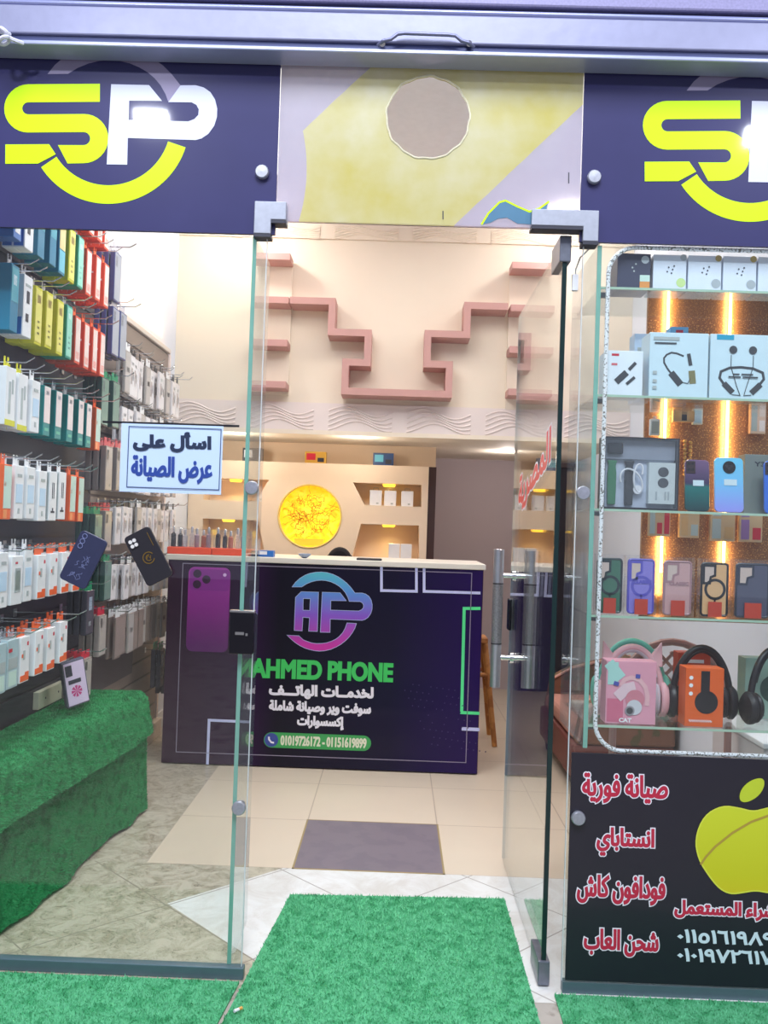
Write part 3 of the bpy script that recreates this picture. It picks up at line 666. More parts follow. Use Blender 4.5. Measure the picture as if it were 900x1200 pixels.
# golden apple
APP = ramp_mat('golden_apple_print', [(0, (222, 180, 30)), (0.5, (200, 200, 30)), (1, (205, 215, 50))], 2, 0.08, 0.52, 0.35)
hx = [(0, 18), (-20, 12), (-45, 8), (-72, 24), (-86, 60), (-82, 92), (-68, 118), (-52, 140), (-36, 148), (-20, 146), (0, 142)]
rt = [(20, 146), (38, 149), (56, 138), (72, 116), (80, 98)]+[(66, 90), (56, 74), (56, 56), (66, 40), (76, 32)]+[(58, 14), (38, 8), (18, 13)]
cx, cy, sc_ = 882, 938, 0.80
def smoothp(pts, it=2):
    for _ in range(it):
        q = []
        for i in range(len(pts)):
            a, b_ = pts[i], pts[(i+1) % len(pts)]; q += [(a[0]*.75+b_[0]*.25, a[1]*.75+b_[1]*.25), (a[0]*.25+b_[0]*.75, a[1]*.25+b_[1]*.75)]
        pts = q
    return pts
AP = [fpt(cx+x*sc_+0.02*(y), cy+y*0.74, FY-0.012) for x, y in smoothp(hx+rt)]
mb = MB().prism(AP, FY-0.0125, FY-0.0113); mb.build('apple_emblem', APP, t)
mb = MB(); ribbon_mb(mb, AP, 0.004, fac(FY-0.0127), True); mb.build('apple_rim', mat('apple_rim_yellow', (214, 220, 70), 0.4), t)
LF = [fpt(*p, FY-0.012) for p in smoothp([(866, 938), (868, 925), (880, 914), (895, 911), (896, 922), (888, 934), (874, 941)])]
mb = MB().prism(LF, FY-0.0125, FY-0.0113); mb.build('apple_leaf', mat('apple_leaf_lime', (190, 205, 50), 0.4), t)
mb = MB(); ribbon_mb(mb, [fpt(*p, FY-0.012) for p in [(821, 1013), (827, 1004), (838, 992), (858, 976), (880, 963), (905, 954)]], 0.006, fac(FY-0.0131)); mb.build('apple_streak', mat('apple_streak_tan', (176, 150, 60), 0.4), t)

# --- glass door, opened inwards
hxd = 0.44; dz0, dz1 = 0.012, 2.05; dl = 0.93
t = thing('glass_door', 'frameless glass door swung open inwards, with red Arabic lettering', 'door', (hxd, FY+0.03, 0.0))
MB().box(hxd-0.005, hxd+0.005, FY+0.03, FY+dl, dz0, dz1).build('glass_sheet', GLH, t)
MB().box(hxd-0.0065, hxd+0.0065, FY+0.022, FY+0.03, dz0, dz1).build('door_edge', EDGED, t)
MB().box(hxd-0.0052, hxd+0.0052, FY+dl, FY+dl+0.002, dz0, dz1).build('leading_edge', MATS['pale_glass_edge'], t)
for nm, a, b_ in (('top_pivot', dz1-0.065, dz1+0.008), ('bottom_pivot', 0.004, 0.07)):
    MB().box(hxd-0.016, hxd+0.016, FY+0.015, FY+0.15, a, b_).build(nm, mat('pivot_metal', (120, 124, 136), 0.3, 0.6, 0.2, 60), t, bevel=0.003)
hy = FY+dl-0.085
zA, zB = P(586, 805, hy).z, P(586, 644, hy).z
for sx_, pxh in ((-1, 586), (1, 627)):
    xh = hxd+sx_*0.062
    mb = MB().cyl((xh, hy, zA), (xh, hy, zB), 0.019, 18); h = mb.build('pull_tube', STEEL, t, smooth=True)
    for z in (P(586, 684, hy).z, P(586, 754, hy).z):
        mb = MB().cyl((xh, hy, z-0.003), (xh, hy, z+0.003), 0.0198, 18); mb.build('tube_band', mat('band_dark', (96, 92, 96), 0.3, 0.7), h, smooth=True)
    mb = MB().cyl((xh, hy, P(586, 684, hy).z-0.004), (xh, hy, P(586, 754, hy).z+0.004), 0.0193, 18); mb.build('knurled_grip', mat('knurled_steel', (150, 148, 150), 0.4, 0.7, 0.5, 200), h, smooth=True)
for z in (P(606, 675, hy).z, P(606, 771, hy).z):
    mb = MB().cyl((hxd-0.062, hy, z), (hxd+0.062, hy, z), 0.0095, 14); mb.build('handle_standoff', CHROME, t, smooth=True)
    for sx_ in (-1, 1):
        mb = MB().cyl((hxd+sx_*0.0052, hy, z), (hxd+sx_*0.012, hy, z), 0.02, 16); mb.build('standoff_collar', CHROME, t, smooth=True)
zl0, zl1 = P(600, 740, hy).z, P(600, 703, hy).z
mb = MB().box(hxd-0.016, hxd-0.0052, FY+dl-0.055, FY+dl-0.004, zl0, zl1); mb.box(hxd+0.0052, hxd+0.016, FY+dl-0.055, FY+dl-0.004, zl0, zl1); mb.build('door_lock', MATS['black_lock'], t, bevel=0.003)
# lettering on the outer face (x = hinge - glass), slanting upwards to the hinge
xt = hxd-0.0058
ya = PX(608, 570, xt).y; yb = PX(645, 540, xt).y; z_n0 = PX(645, 553, xt).z; z_n1 = PX(645, 494, xt).z; z_f = PX(608, 606, xt).z
sl = (z_n0-z_f)/(ya-yb)
text('red_lettering', 'المصرية', (0, ya-yb, 0, (z_n1-z_n0)*0.95), lambda u, v: (xt, ya-u, z_f+v+u*sl), mat('door_red', (214, 44, 56), 0.45), t, 0.006, WT, 0.006, back=(0.0005, 0, 0))

# ================================================================== TURF
def turf_mat(name, c1, c2):
    return spots_mat(name, c1, c2, 26, 0.52, 0.9)
def pile(parent, sampler, n, h, m, wd=0.004, seed=1):
    r = np.random.default_rng(seed); p, nrm = sampler(r, n)
    a = r.uniform(0, 2*PI, n); hh = h*r.uniform(0.5, 1.15, n)
    t1 = np.cross(nrm, np.where(np.abs(nrm[:, 2:3]) < 0.9, [[0, 0, 1.0]], [[1.0, 0, 0]])); t1 /= np.linalg.norm(t1, axis=1, keepdims=True); t2 = np.cross(nrm, t1)
    side = t1*np.cos(a)[:, None]+t2*np.sin(a)[:, None]; lean = t1*r.normal(0, 0.6, n)[:, None]+t2*r.normal(0, 0.6, n)[:, None]
    V = np.stack([p-side*wd/2, p+side*wd/2, p+(nrm+lean*0.7)*hh[:, None]], 1).reshape(-1, 3)-np.array(parent['_o'])
    me = bpy.data.meshes.new('turf_pile'); me.vertices.add(3*n); me.vertices.foreach_set('co', V.ravel())
    me.loops.add(3*n); me.loops.foreach_set('vertex_index', np.arange(3*n)); me.polygons.add(n)
    me.polygons.foreach_set('loop_start', np.arange(0, 3*n, 3)); me.polygons.foreach_set('loop_total', np.full(n, 3)); me.update()
    me.materials.append(m); o = bpy.data.objects.new('turf_pile', me); COL.objects.link(o); o.parent = parent; o['kind'] = 'stuff'; return o
def quadsampler(quads):
    A = [np.array(q, float) for q in quads]; ar = np.array([np.linalg.norm(np.cross(q[1]-q[0], q[3]-q[0])) for q in A])
    def s(r, n):
        k = r.choice(len(A), n, p=ar/ar.sum()); Q = np.stack(A)[k]; u = r.random((n, 1)); v = r.random((n, 1))
        p = Q[:, 0]*(1-u)*(1-v)+Q[:, 1]*u*(1-v)+Q[:, 2]*u*v+Q[:, 3]*(1-u)*v
        nn = np.cross(Q[:, 1]-Q[:, 0], Q[:, 3]-Q[:, 0]); nn /= np.linalg.norm(nn, axis=1, keepdims=True); return p, nn
    return s
TG = turf_mat('mat_turf', (84, 170, 120), (60, 150, 98)); TGB = turf_mat('mat_turf_blade', (104, 190, 140), (80, 170, 118))
TD = turf_mat('bench_turf', (44, 142, 84), (30, 118, 66)); TDB = turf_mat('bench_turf_blade', (50, 156, 92), (34, 132, 74))
def turf(name, label, poly, n, seed, z=0.006, holes=None):
    t = thing(name, label, 'artificial turf', (sum(p[0] for p in poly)/4, sum(p[1] for p in poly)/4, 0.0))
    MB().prismz(poly, 0.0005, z).build('backing', TG, t)
    q = [(x, y, z) for x, y in poly]; pile(t, quadsampler([q]), int(n*1.7), 0.0075, TGB, 0.0036, seed); return t
E4 = [(-0.345, 2.40), (0.40, 2.20), (0.402, 3.03), (-0.314, 2.995)]
turf('turf_mat', 'green artificial turf mat lying in the open doorway', [(-0.42, 1.9), (0.40, 1.9), (0.402, 3.03), (-0.314, 2.995)], 26000, 3)
turf('turf_mat', 'green artificial turf strip on the pavement under the notice pane', [(-1.5, 1.9), (-0.43, 1.9), (-0.382, 2.418), (-1.5, 2.418)], 16000, 4)
turf('turf_mat', 'green artificial turf strip on the pavement under the black service sign', [(0.455, 1.9), (1.5, 1.9), (1.5, 2.42), (0.462, 2.42)], 14000, 5)
mb = MB(); mb.T = Matrix.Translation(PZ(279, 1183, 0.018)); mb.T = mb.T @ Matrix.Rotation(0.8, 4, 'Z'); mb.tube([(-0.012, 0, 0), (0.002, 0, 0)], 0.004, 10); mb.mat(1).tube([(0.002, 0, 0), (0.012, 0, 0)], 0.0041, 10)
tag(mb.build('cigarette_end', [WHITE, mat('filter_tan', (214, 160, 80), 0.7)], smooth=True), 'tan cigarette end lying on the green turf', 'cigarette')

# turf covered display bench along the slat wall
bx0, bx1, by0, by1, bz = -1.322, -1.035, 2.49, 3.81, 0.50
t = thing('display_bench', 'long bench wrapped in dark green artificial turf under the slat wall', 'bench', ((bx0+bx1)/2, (by0+by1)/2, 0))
MB().box(bx0, bx1-0.13, by0, by1-0.012, 0.001, bz-0.012).build('bench_box', mat('bench_wood', (90, 70, 50), 0.7), t)
mb = MB(); NX = 30
top = []; edge = []; low = []; quads = []
for i in range(NX+1):
    y = by0+(by1-by0)*i/NX; bx1 = -1.12+0.068*(y-2.49); wv = 0.008*math.sin(9*y)+0.005*math.sin(23*y+1)
    top.append([(bx0, y, bz), (bx1-0.035, y, bz+0.004), (bx1-0.008+wv*0.4, y, bz-0.02), (bx1+0.022+wv*0.5, y, bz-0.17+0.008*math.sin(5*y))])
    low.append([(bx1-0.008+wv*0.6, y, bz-0.14), (bx1-0.004+wv, y, bz-0.34), (bx1+0.004+wv*1.3, y, 0.012+0.004*math.sin(31*y))])
for rows, nm in ((top, 'turf_top'), (low, 'turf_skirt')):
    mb = MB(); c = len(rows[0]); vs = [p for r_ in rows for p in r_]
    fs = [(i*c+j, i*c+j+1, (i+1)*c+j+1, (i+1)*c+j) for i in range(NX) for j in range(c-1)]
    mb.add(vs, fs); mb.build(nm, TD, t, smooth=True)
    quads += [[vs[k] for k in f] for f in fs]
bx1 = -1.035
eq = [[(bx0, by1, 0.01), (bx0, by1, bz), (bx1, by1, bz-0.02), (bx1, by1, 0.01)]]
mb = MB().add([(bx0, by1, 0.01), (bx0, by1, bz), (bx1, by1, bz-0.02), (bx1, by1, 0.01)], [(0, 1, 2, 3)]); mb.build('turf_end', TD, t)
xn = -1.115
mb = MB().add([(bx0, by0-0.002, 0.01), (xn, by0-0.002, 0.01), (xn, by0-0.002, bz-0.02), (bx0, by0-0.002, bz)], [(0, 1, 2, 3)]); mb.build('turf_end', TD, t)
pile(t, quadsampler([[q[0], q[1], q[2], q[3]] for q in quads]), 70000, 0.007, TDB, 0.0036, 8)

# ================================================================== COUNTER
CY = 4.55
t = thing('shop_counter', 'dark purple printed reception counter with phone shop graphics facing the doorway', 'counter', (-0.355, CY+0.25, 0))
cx0, cx1 = -1.155, 0.447; czt = 1.062
MB().box(cx0, cx1, CY, CY+0.5, 0.005, czt-0.028).build('counter_body', mat('counter_plum_laminate', (66, 34, 58), 0.4, 0, 0.1, 10), t)
MB().box(cx0-0.012, cx1+0.01, CY-0.012, CY+0.52, czt-0.028, czt).build('worktop', mat('worktop_offwhite', (232, 226, 214), 0.4, 0, 0.04, 20), t, bevel=0.003)
PANEL = ramp_mat('counter_print', [(0, (52, 22, 48)), (0.28, (44, 20, 58)), (0.36, (22, 18, 34)), (0.72, (24, 20, 48)), (1, (40, 20, 84))], 0, -0.8, 0.8, 0.35, coat=0.1)
PANEL.node_tree.nodes['Principled BSDF'].inputs['Specular IOR Level'].default_value = 0.2
MB().box(cx0+0.004, cx1-0.004, CY-0.006, CY, 0.008, czt-0.03).build('graphic_panel', PANEL, t)
yG = CY-0.0072
def cpt(px, py): p = P(px, py, yG); return (p.x, p.z)
cf = lambda u, v: (u, yG, v)
def cline(name, pts, wpx, m, closed=False, dy=0.0):
    mb = MB(); union_mb(mb, [stroke_poly([cpt(*p) for p in pts], wpx*CY/F)], lambda u, v: (u, yG-dy, v)); return mb.build(name, m, t)
PL = mat('pale_print_line', (150, 140, 160), 0.5); NW = mat('neon_white_print', (206, 210, 250), 0.5); NG = mat('neon_green_print', (90, 235, 150), 0.5)
zL, zH = 0.062, czt-0.045
mb = MB(); ribbon_mb(mb, [(cx0+0.075, zL), (cx1-0.06, zL), (cx1-0.06, zH), (cx0+0.075, zH)], 0.004, cf, True); mb.build('border_line', PL, t)
cline('neon_frame_print', [(447, 662), (447, 692), (488, 693), (488, 663)], 3.2, NW); cline('neon_frame_print', [(497, 663), (497, 693), (563, 695)], 3.2, NW)
cline('neon_frame_print', [(563, 713), (544, 713), (541, 835), (562, 836)], 3.6, NG); cline('neon_frame_print', [(541, 854), (562, 855)], 4, NW)
cline('neon_frame_print', [(243, 896), (245, 844), (293, 846)], 3.2, NW)
# printed phone
ph = [cpt(*p) for p in [(218, 763), (221, 664), (270, 665), (267, 764)]]
px0, px1 = (ph[0][0]+ph[1][0])/2, (ph[2][0]+ph[3][0])/2; pz0, pz1 = ph[0][1], ph[1][1]; r_ = 0.032
pl = arc(px1-r_, pz1-r_, r_, 0, 90, 6)+arc(px0+r_, pz1-r_, r_, 90, 180, 6)+arc(px0+r_, pz0+r_, r_, 180, 270, 6)+arc(px1-r_, pz0+r_, r_, 270, 360, 6)
o = MB().prism(pl, yG-0.0006, yG+0.001).build('printed_phone', ramp_mat('printed_phone_magenta', [(0, (100, 26, 110)), (0.5, (150, 40, 150)), (1, (176, 60, 176))], 2, 0.60, 1.03, 0.35, coat=0.25), t)
g = lambda u, v: (u, yG-0.0012, v)
b2 = arc(px1-0.022, pz1-0.03, 0.02, 0, 90, 6)+arc(px0+0.028, pz1-0.03, 0.02, 90, 180, 6)+arc(px0+0.028, pz1-0.098, 0.02, 180, 270, 6)+arc(px1-0.022, pz1-0.098, 0.02, 270, 360, 6)
mb = MB(); mb.add([g(*p) for p in b2], [tuple(range(len(b2)))]); mb.build('printed_camera_bar', mat('camera_bar_magenta', (142, 44, 150), 0.35), t)
for u, v in ((0.045, 0.034), (0.045, 0.088), (0.092, 0.062)):
    mb = MB(); mb.add([(px0+u+0.021*math.cos(q*PI/12), yG-0.0016, pz1-v+0.021*math.sin(q*PI/12)) for q in range(24)], [tuple(range(24))]); mb.build('printed_lens', mat('lens_dark_plum', (62, 34, 66), 0.3), t)
mb = MB(); mb.add([(px1-0.028+0.009*math.cos(q*PI/8), yG-0.0016, pz1-0.036+0.009*math.sin(q*PI/8)) for q in range(16)], [tuple(range(16))]); mb.build('printed_flash', mat('flash_pale', (230, 190, 240), 0.4), t)
# AP emblem
GR = ramp_mat('emblem_gradient', [(0, (206, 50, 166)), (0.4, (140, 90, 210)), (0.7, (90, 150, 225)), (1, (90, 205, 205))], 2, 0.62, 1.02, 0.4)
em = lambda pts: [cpt(325+x/7.5, 660+y/7.5) for x, y in pts]
RIMP = mat('emblem_rim_print', (176, 190, 232), 0.4)
for nm, ps in (('emblem_arch_letter', [EMB_OUT+EMB_BUMP[1:]+EMB_STEM+EMB_IN[1:]]), ('emblem_letter', [EMB_A, EMB_AH]), ('emblem_lower_arc', [EMB_LOW])):
    mb = MB(); union_mb(mb, [ccw(em(ps[0]))]+[cw_(em(q_)) for q_ in ps[1:]], cf); mb.build(nm, GR, t)
    mb = MB()
    for q_ in ps: ribbon_mb(mb, em(q_), 0.0028, lambda u, v: (u, yG-0.0004, v), True)
    mb.build('emblem_rim', RIMP, t)
def crect(px0_, px1_, py0_, py1_):
    a = cpt(px0_, (py0_+py1_)/2); b_ = cpt(px1_, (py0_+py1_)/2); c = cpt((px0_+px1_)/2, py1_); d_ = cpt((px0_+px1_)/2, py0_); return (a[0], b_[0], c[1], d_[1])
GREENL = mat('green_letter', (62, 200, 96), 0.45); WL = MATS['white_letter']
b1 = crect(294, 461, 774, 797)
wA = (b1[1]-b1[0])
text('shop_name_lettering', 'AHMED', (b1[0], b1[0]+wA*0.50, b1[2], b1[3]), cf, GREENL, t, 0.0055)
text('shop_name_lettering', 'PHONE', (b1[0]+wA*0.54, b1[1], b1[2], b1[3]), cf, GREENL, t, 0.0055)
text('white_lettering', 'لخدمــات الهاتـــف', crect(315, 438, 803, 820), cf, WL, t, 0.0042)
text('white_lettering', 'سوفت وير وصيانة شاملة', crect(315, 435, 822, 838), cf, WL, t, 0.0035)
text('white_lettering', 'إكسسوارات', crect(348, 403, 839, 855), cf, WL, t, 0.0035)
c_ = crect(309, 435, 860, 878); hh = (c_[3]-c_[2])/2; zc_ = (c_[3]+c_[2])/2
pl = arc(c_[1]-hh, zc_, hh, -90, 90, 10)+arc(c_[0]+hh, zc_, hh, 90, 270, 10)
mb = MB(); mb.add([(u, yG-0.0003, v) for u, v in pl], [tuple(range(len(pl)))]); mb.build('phone_number_pill', mat('pill_green', (60, 160, 84), 0.45), t)
mb = MB(); mb.add([(c_[0]+hh+hh*0.9*math.cos(q_*PI/12), yG-0.0006, zc_+hh*0.9*math.sin(q_*PI/12)) for q_ in range(24)], [tuple(range(24))]); mb.build('call_badge', mat('badge_blue', (58, 74, 150), 0.45), t)
mb = MB(); ribbon_mb(mb, [(c_[0]+hh-0.013, zc_+0.016), (c_[0]+hh-0.012, zc_+0.002), (c_[0]+hh, zc_-0.012), (c_[0]+hh+0.014, zc_-0.014)], 0.009, lambda u, v: (u, yG-0.001, v)); mb.build('handset_mark', WL, t)
text('phone_number', '01019726172 - 01151619899', (c_[0]+2.2*hh, c_[1]-hh*0.6, c_[2]+hh*0.35, c_[3]-hh*0.35), lambda u, v: (u, yG-0.0007, v), mat('pill_digits', (226, 226, 200), 0.5), t, 0.0022)
mb = MB(); rr = random.Random(2)
for k in range(90):
    a, b_ = k % 10, k//10; x_, y_ = cpt(470+a*7+b_*4.5, 800+b_*9+a*1.0)
    if rr.random() < 0.75: mb.add([(x_-0.004, yG-0.0002, y_), (x_, yG-0.0002, y_-0.004), (x_+0.004, yG-0.0002, y_), (x_, yG-0.0002, y_+0.004)], [(0, 1, 2, 3)])
mb.build('dotted_print', mat('dot_print', (58, 42, 96), 0.5), t)['kind'] = 'stuff'
# things on the counter
def bottle(i, x, y, z, h, kind):
    t = thing('tester_bottle', '', 'bottle', (x, y, z))
    cm = [mat('black_bottle', (34, 30, 38), 0.2), PLASTICW, mat('amber_liquid', (196, 110, 80), 0.2), mat('mauve_liquid', (178, 150, 160), 0.2)][kind]
    MB().lathe([(0.012, 0), (0.013, 0.004), (0.013, h*0.62), (0.006, h*0.68), (0.006, h*0.74)], 14).build('bottle_body', cm, t, smooth=True, world=False)
    MB().lathe([(0.0068, h*0.70), (0.0068, h*0.97), (0.005, h)], 12).build('bottle_cap', mat('silver_cap', (206, 202, 208), 0.25, 0.6) if kind else CHROME, t, smooth=True, world=False)
    return t
TR = mat('tray_orange', (240, 84, 44), 0.35)
zt = czt+0.0005; kn = {0: 'black', 1: 'clear', 2: 'amber', 3: 'mauve'}
for k, (a, b_) in enumerate(((199, 250), (251, 298))):
    xa, xb = P(a, 645, CY+0.09).x, P(b_, 645, CY+0.09).x
    t = thing('tester_tray', ['orange tester tray at the wall end of the counter worktop', 'orange tester tray behind the glass fin on the counter worktop'][k], 'tray', ((xa+xb)/2, CY+0.09, zt))
    MB().box(xa, xb, CY+0.03, CY+0.16, zt, zt+0.036).build('tray_base', TR, t, bevel=0.005)
    mb = MB(); mb.box(xa+0.004, xb-0.004, CY+0.036, CY+0.038, zt+0.036, zt+0.13); mb.box(xa+0.004, xb-0.004, CY+0.15, CY+0.152, zt+0.036, zt+0.13)
    mb.box(xa+0.004, xa+0.006, CY+0.038, CY+0.15, zt+0.036, zt+0.13); mb.box(xb-0.006, xb-0.004, CY+0.038, CY+0.15, zt+0.036, zt+0.13)
    mb.build('acrylic_rack', PLASTIC, t)
    kinds = [[0, 0, 1, 1, 3, 2, 3], [0, 0, 2, 1, 3, 3]][k]
    for j, kk in enumerate(kinds):
        b = bottle(j, xa+0.022+(xb-xa-0.044)*j/(len(kinds)-1), CY+0.07+0.02*(j % 2), zt+0.0365, 0.105-0.008*(j % 3), kk)
        b['label'] = f'{kn[kk]} tester bottle, {ORD[j]} along the orange tray ' + ['near the wall end', 'behind the glass fin'][k]; b['group'] = 'tester bottles in the orange trays'
def carton(name, label, cat, x0, x1, y0, y1, z0, z1, m, fm=None, face=None, group=None, parts=()):
    t = thing(name, label, cat, ((x0+x1)/2, (y0+y1)/2, z0), group)
    MB().box(x0, x1, y0, y1, z0, z1).build('carton', m, t, bevel=0.0015)
    for (u0, u1, v0, v1, pm, nm) in parts:
        MB().box(x0+(x1-x0)*u0, x0+(x1-x0)*u1, y0-0.0012, y0-0.0002, z0+(z1-z0)*v0, z0+(z1-z0)*v1).build(nm, pm, t)
    return t
p0, p1 = P(303, 652, CY+0.06).x, P(321, 652, CY+0.06).x
carton('small_carton', 'small blue and white carton lying on the counter beside the orange tray', 'box', p0, p1, CY+0.03, CY+0.1, zt, zt+0.032, BLUE, parts=((0.1, 0.6, 0.35, 0.9, WHITE, 'printed_label'),))
p0, p1 = P(294, 652, CY+0.05).x, P(302, 652, CY+0.05).x
carton('small_carton', 'tiny dark carton on the counter between orange tray and blue carton', 'box', p0, p1, CY+0.03, CY+0.08, zt, zt+0.028, DARK, parts=((0.2, 0.8, 0.4, 0.8, KRAFT, 'printed_label'),))
p0 = P(418, 655, CY+0.06).x
mb = MB().box(p0, p0+0.13, CY+0.03, CY+0.1, zt, zt+0.009); t = thing('mobile_phone', 'flat dark mobile phone lying on the counter worktop', 'phone', (p0+0.065, CY+0.065, zt)); mb.build('phone_body', DARK, t, bevel=0.003); MB().box(p0+0.006, p0+0.124, CY+0.034, CY+0.096, zt+0.009, zt+0.0098).build('screen', BLACK, t)
pc = P(357, 654, CY+0.06)
mb = MB(); t = thing('small_dish', 'little grey-blue dish on the counter below the glowing medallion', 'dish', (pc.x, CY+0.06, zt)); mb.lathe([(0.012, 0), (0.03, 0.012), (0.033, 0.022), (0.03, 0.021), (0.012, 0.006)], 18, (pc.x, CY+0.06, zt)).build('bowl', mat('grey_blue_glaze', (150, 165, 190), 0.3), t, smooth=True)
MB().lathe([(0.011, 0), (0.011, 0.004)], 14, (pc.x, CY+0.06, zt-0.0002)).build('foot_ring', GREYC, t)
# office chair whose rounded black back shows over the counter
hcx = P(398, 655, 5.25).x; hcz = P(398, 641, 5.25).z
t = thing('office_chair', 'black office chair behind the counter, only its rounded back top showing', 'chair', (hcx, 5.22, 0))
mb = MB(); pl = arc(hcx, hcz-0.09, 0.075, 20, 160, 14, 0.09); pl = [(hcx+0.21, 0.5), (hcx+0.2, 0.9), (hcx+0.085, hcz-0.06)]+pl[1:-1]+[(hcx-0.085, hcz-0.06), (hcx-0.2, 0.9), (hcx-0.21, 0.5)]
FAB = mat('black_mesh_fabric', (26, 24, 28), 0.8)
mb.prism(pl, 5.22, 5.28).build('backrest', FAB, t, bevel=0.02)
MB().box(hcx-0.23, hcx+0.23, 5.0+0.075, 5.32, 0.42, 0.5).build('seat', FAB, t, bevel=0.02)
MB().cyl((hcx, 5.22, 0.12), (hcx, 5.22, 0.42), 0.025, 14).build('gas_column', BLACK, t, smooth=True)
for k in range(5):
    a = k*2*PI/5; e = Vector((hcx+0.15*math.cos(a), 5.22+0.15*math.sin(a), 0.06)); mb = MB().tube([(hcx, 5.22, 0.13), e], [0.022, 0.014], 8); l = mb.build('leg', BLACK, t, smooth=True)
    mb = MB().cyl(e+Vector((0, -0.012, -0.032)), e+Vector((0, 0.012, -0.032)), 0.026, 14); mb.build('caster', BLACK, l, smooth=True)
# wooden stool at the end of the counter
sx0, sy0 = 0.475, 5.30
t = thing('wooden_stool', 'light wooden stool with splayed legs behind the end of the counter', 'stool', (sx0, sy0, 0))
WOOD = spots_mat('stool_pine', (196, 136, 74), (168, 108, 56), 9, 0.5, 0.5)
hz = P(573, 746, sy0).z
MB().box(sx0-0.07, sx0+0.075, sy0-0.10, sy0+0.10, hz-0.03, hz).build('seat', WOOD, t, bevel=0.005)
for i, (a, b_) in enumerate(((1, 1), (1, -1), (-1, 1), (-1, -1))):
    mb = MB().tube([(sx0+a*0.058, sy0+b_*0.075, hz-0.03), (sx0+a*0.125, sy0+b_*0.15, 0.002)], [0.019, 0.015], 10); mb.build('leg', WOOD, t, smooth=True)
for z, kx, ky in ((hz-0.22, 0.085, 0.105), (hz-0.26, 0.092, 0.112)):
    pass
for b_ in (1, -1): MB().tube([(sx0-0.083, sy0+b_*0.103, hz-0.21), (sx0+0.083, sy0+b_*0.103, hz-0.21)], 0.013, 8).build('rung', WOOD, t, smooth=True)
for a in (1, -1): MB().tube([(sx0+a*0.09, sy0-0.11, hz-0.26), (sx0+a*0.09, sy0+0.11, hz-0.26)], 0.012, 8).build('rung', WOOD, t, smooth=True)

# ================================================================== NICHE UNIT WITH THE GLOWING MEDALLION
NY = 5.82
t = thing('niche_unit', 'cream plaster display unit with lit niches and a round glowing medallion', 'display unit', (-0.6, NY+0.2, 0))
npt = lambda px, py: (lambda p: (p.x, p.z))(P(px, py, NY))
ntop = npt(380, 543)[1]; nx1 = npt(501, 600)[0]; nx0 = -XW+0.005
mc = npt(363, 605); mr = 37*NY/F
def mirror(poly): return [(2*mc[0]-x, z) for x, z in poly]
R1 = [npt(*p) for p in [(414, 565), (494, 568), (494, 594), (427, 592)]]; R2 = [npt(*p) for p in [(423, 614), (491, 616), (491, 700), (400, 700)]]
R1[0] = (R1[0][0], R1[1][1]); R1[3] = (R1[3][0], R1[2][1])
holes = [R1, R2, [(max(x, nx0+0.1), z) for x, z in mirror(R1)], [(max(x, nx0+0.1), z) for x, z in mirror(R2)], [(mc[0]+mr*math.cos(i*PI/20), mc[1]+mr*math.sin(i*PI/20)) for i in range(40)]]
outer = [(nx0, 0.002), (nx1, 0.002), (nx1, ntop), (nx0, ntop)]
vs = [Vector(p) for p in outer]; es = [(i, (i+1) % 4) for i in range(4)]
for h in holes:
    b0 = len(vs); vs += [Vector(p) for p in h]; es += [(b0+i, b0+(i+1) % len(h)) for i in range(len(h))]
r = delaunay_2d_cdt(vs, es, [], 0, 1e-5)
def inside(p, poly):
    c = False; n = len(poly)
    for i in range(n):
        a, b_ = poly[i], poly[i-1]
        if (a[1] > p[1]) != (b_[1] > p[1]) and p[0] < (b_[0]-a[0])*(p[1]-a[1])/(b_[1]-a[1])+a[0]: c = not c
    return c
tris = [f for f in r[2] if inside(sum((r[0][i] for i in f), Vector((0, 0)))/3, outer) and not any(inside(sum((r[0][i] for i in f), Vector((0, 0)))/3, h) for h in holes)]
mb = MB(); mb.add([(p.x, NY, p.y) for p in r[0]], [tuple(f) for f in tris])
for h in holes+[outer]:
    n = len(h); dep = 0.2 if len(h) == 4 else 0.07
    if h is outer: dep = 0.24
    mb.add([(x, NY, z) for x, z in h]+[(x, NY+dep, z) for x, z in h], [(i, (i+1) % n, n+(i+1) % n, n+i) for i in range(n)])
    if h is not outer and n == 4: mb.add([(x, NY+dep, z) for x, z in h], [tuple(range(n))])
mb.build('unit_front', NICHE, t)
MB().box(nx1+0.0005, nx1+0.05, NY+0.02, NY+0.3, 0.0, ntop).build('side_panel', mat('dark_brown_side', (70, 46, 44), 0.5), t)
# medallion
m = bpy.data.materials.new('glowing_alabaster'); m.use_nodes = True; nt = m.node_tree; N = nt.nodes; b = N['Principled BSDF']
tc = N.new('ShaderNodeTexCoord'); nz = N.new('ShaderNodeTexNoise'); nz.inputs['Scale'].default_value = 14; nz.inputs['Detail'].default_value = 8; nz.inputs['Distortion'].default_value = 1.5
nt.links.new(tc.outputs['Object'], nz.inputs[0]); cr = N.new('ShaderNodeValToRGB'); nt.links.new(nz.outputs['Fac'], cr.inputs[0])
e = cr.color_ramp.elements; e[0].position = 0.40; e[0].color = L((255, 222, 60)); e[1].position = 0.66; e[1].color = L((245, 185, 30)); q_ = e.new(0.5); q_.color = L((255, 205, 30)); 
nt.links.new(cr.outputs[0], b.inputs['Base Color']); nt.links.new(cr.outputs[0], b.inputs['Emission Color']); b.inputs['Emission Strength'].default_value = 0.75
mb = MB(); mb.add([(mc[0]+mr*0.995*math.cos(i*PI/24), NY+0.06, mc[1]+mr*0.995*math.sin(i*PI/24)) for i in range(48)], [tuple(range(48))]); md = mb.build('lit_medallion', m, t)
mb = MB(); rr = random.Random(11); g = lambda u, v: (u, NY+0.0585, v)
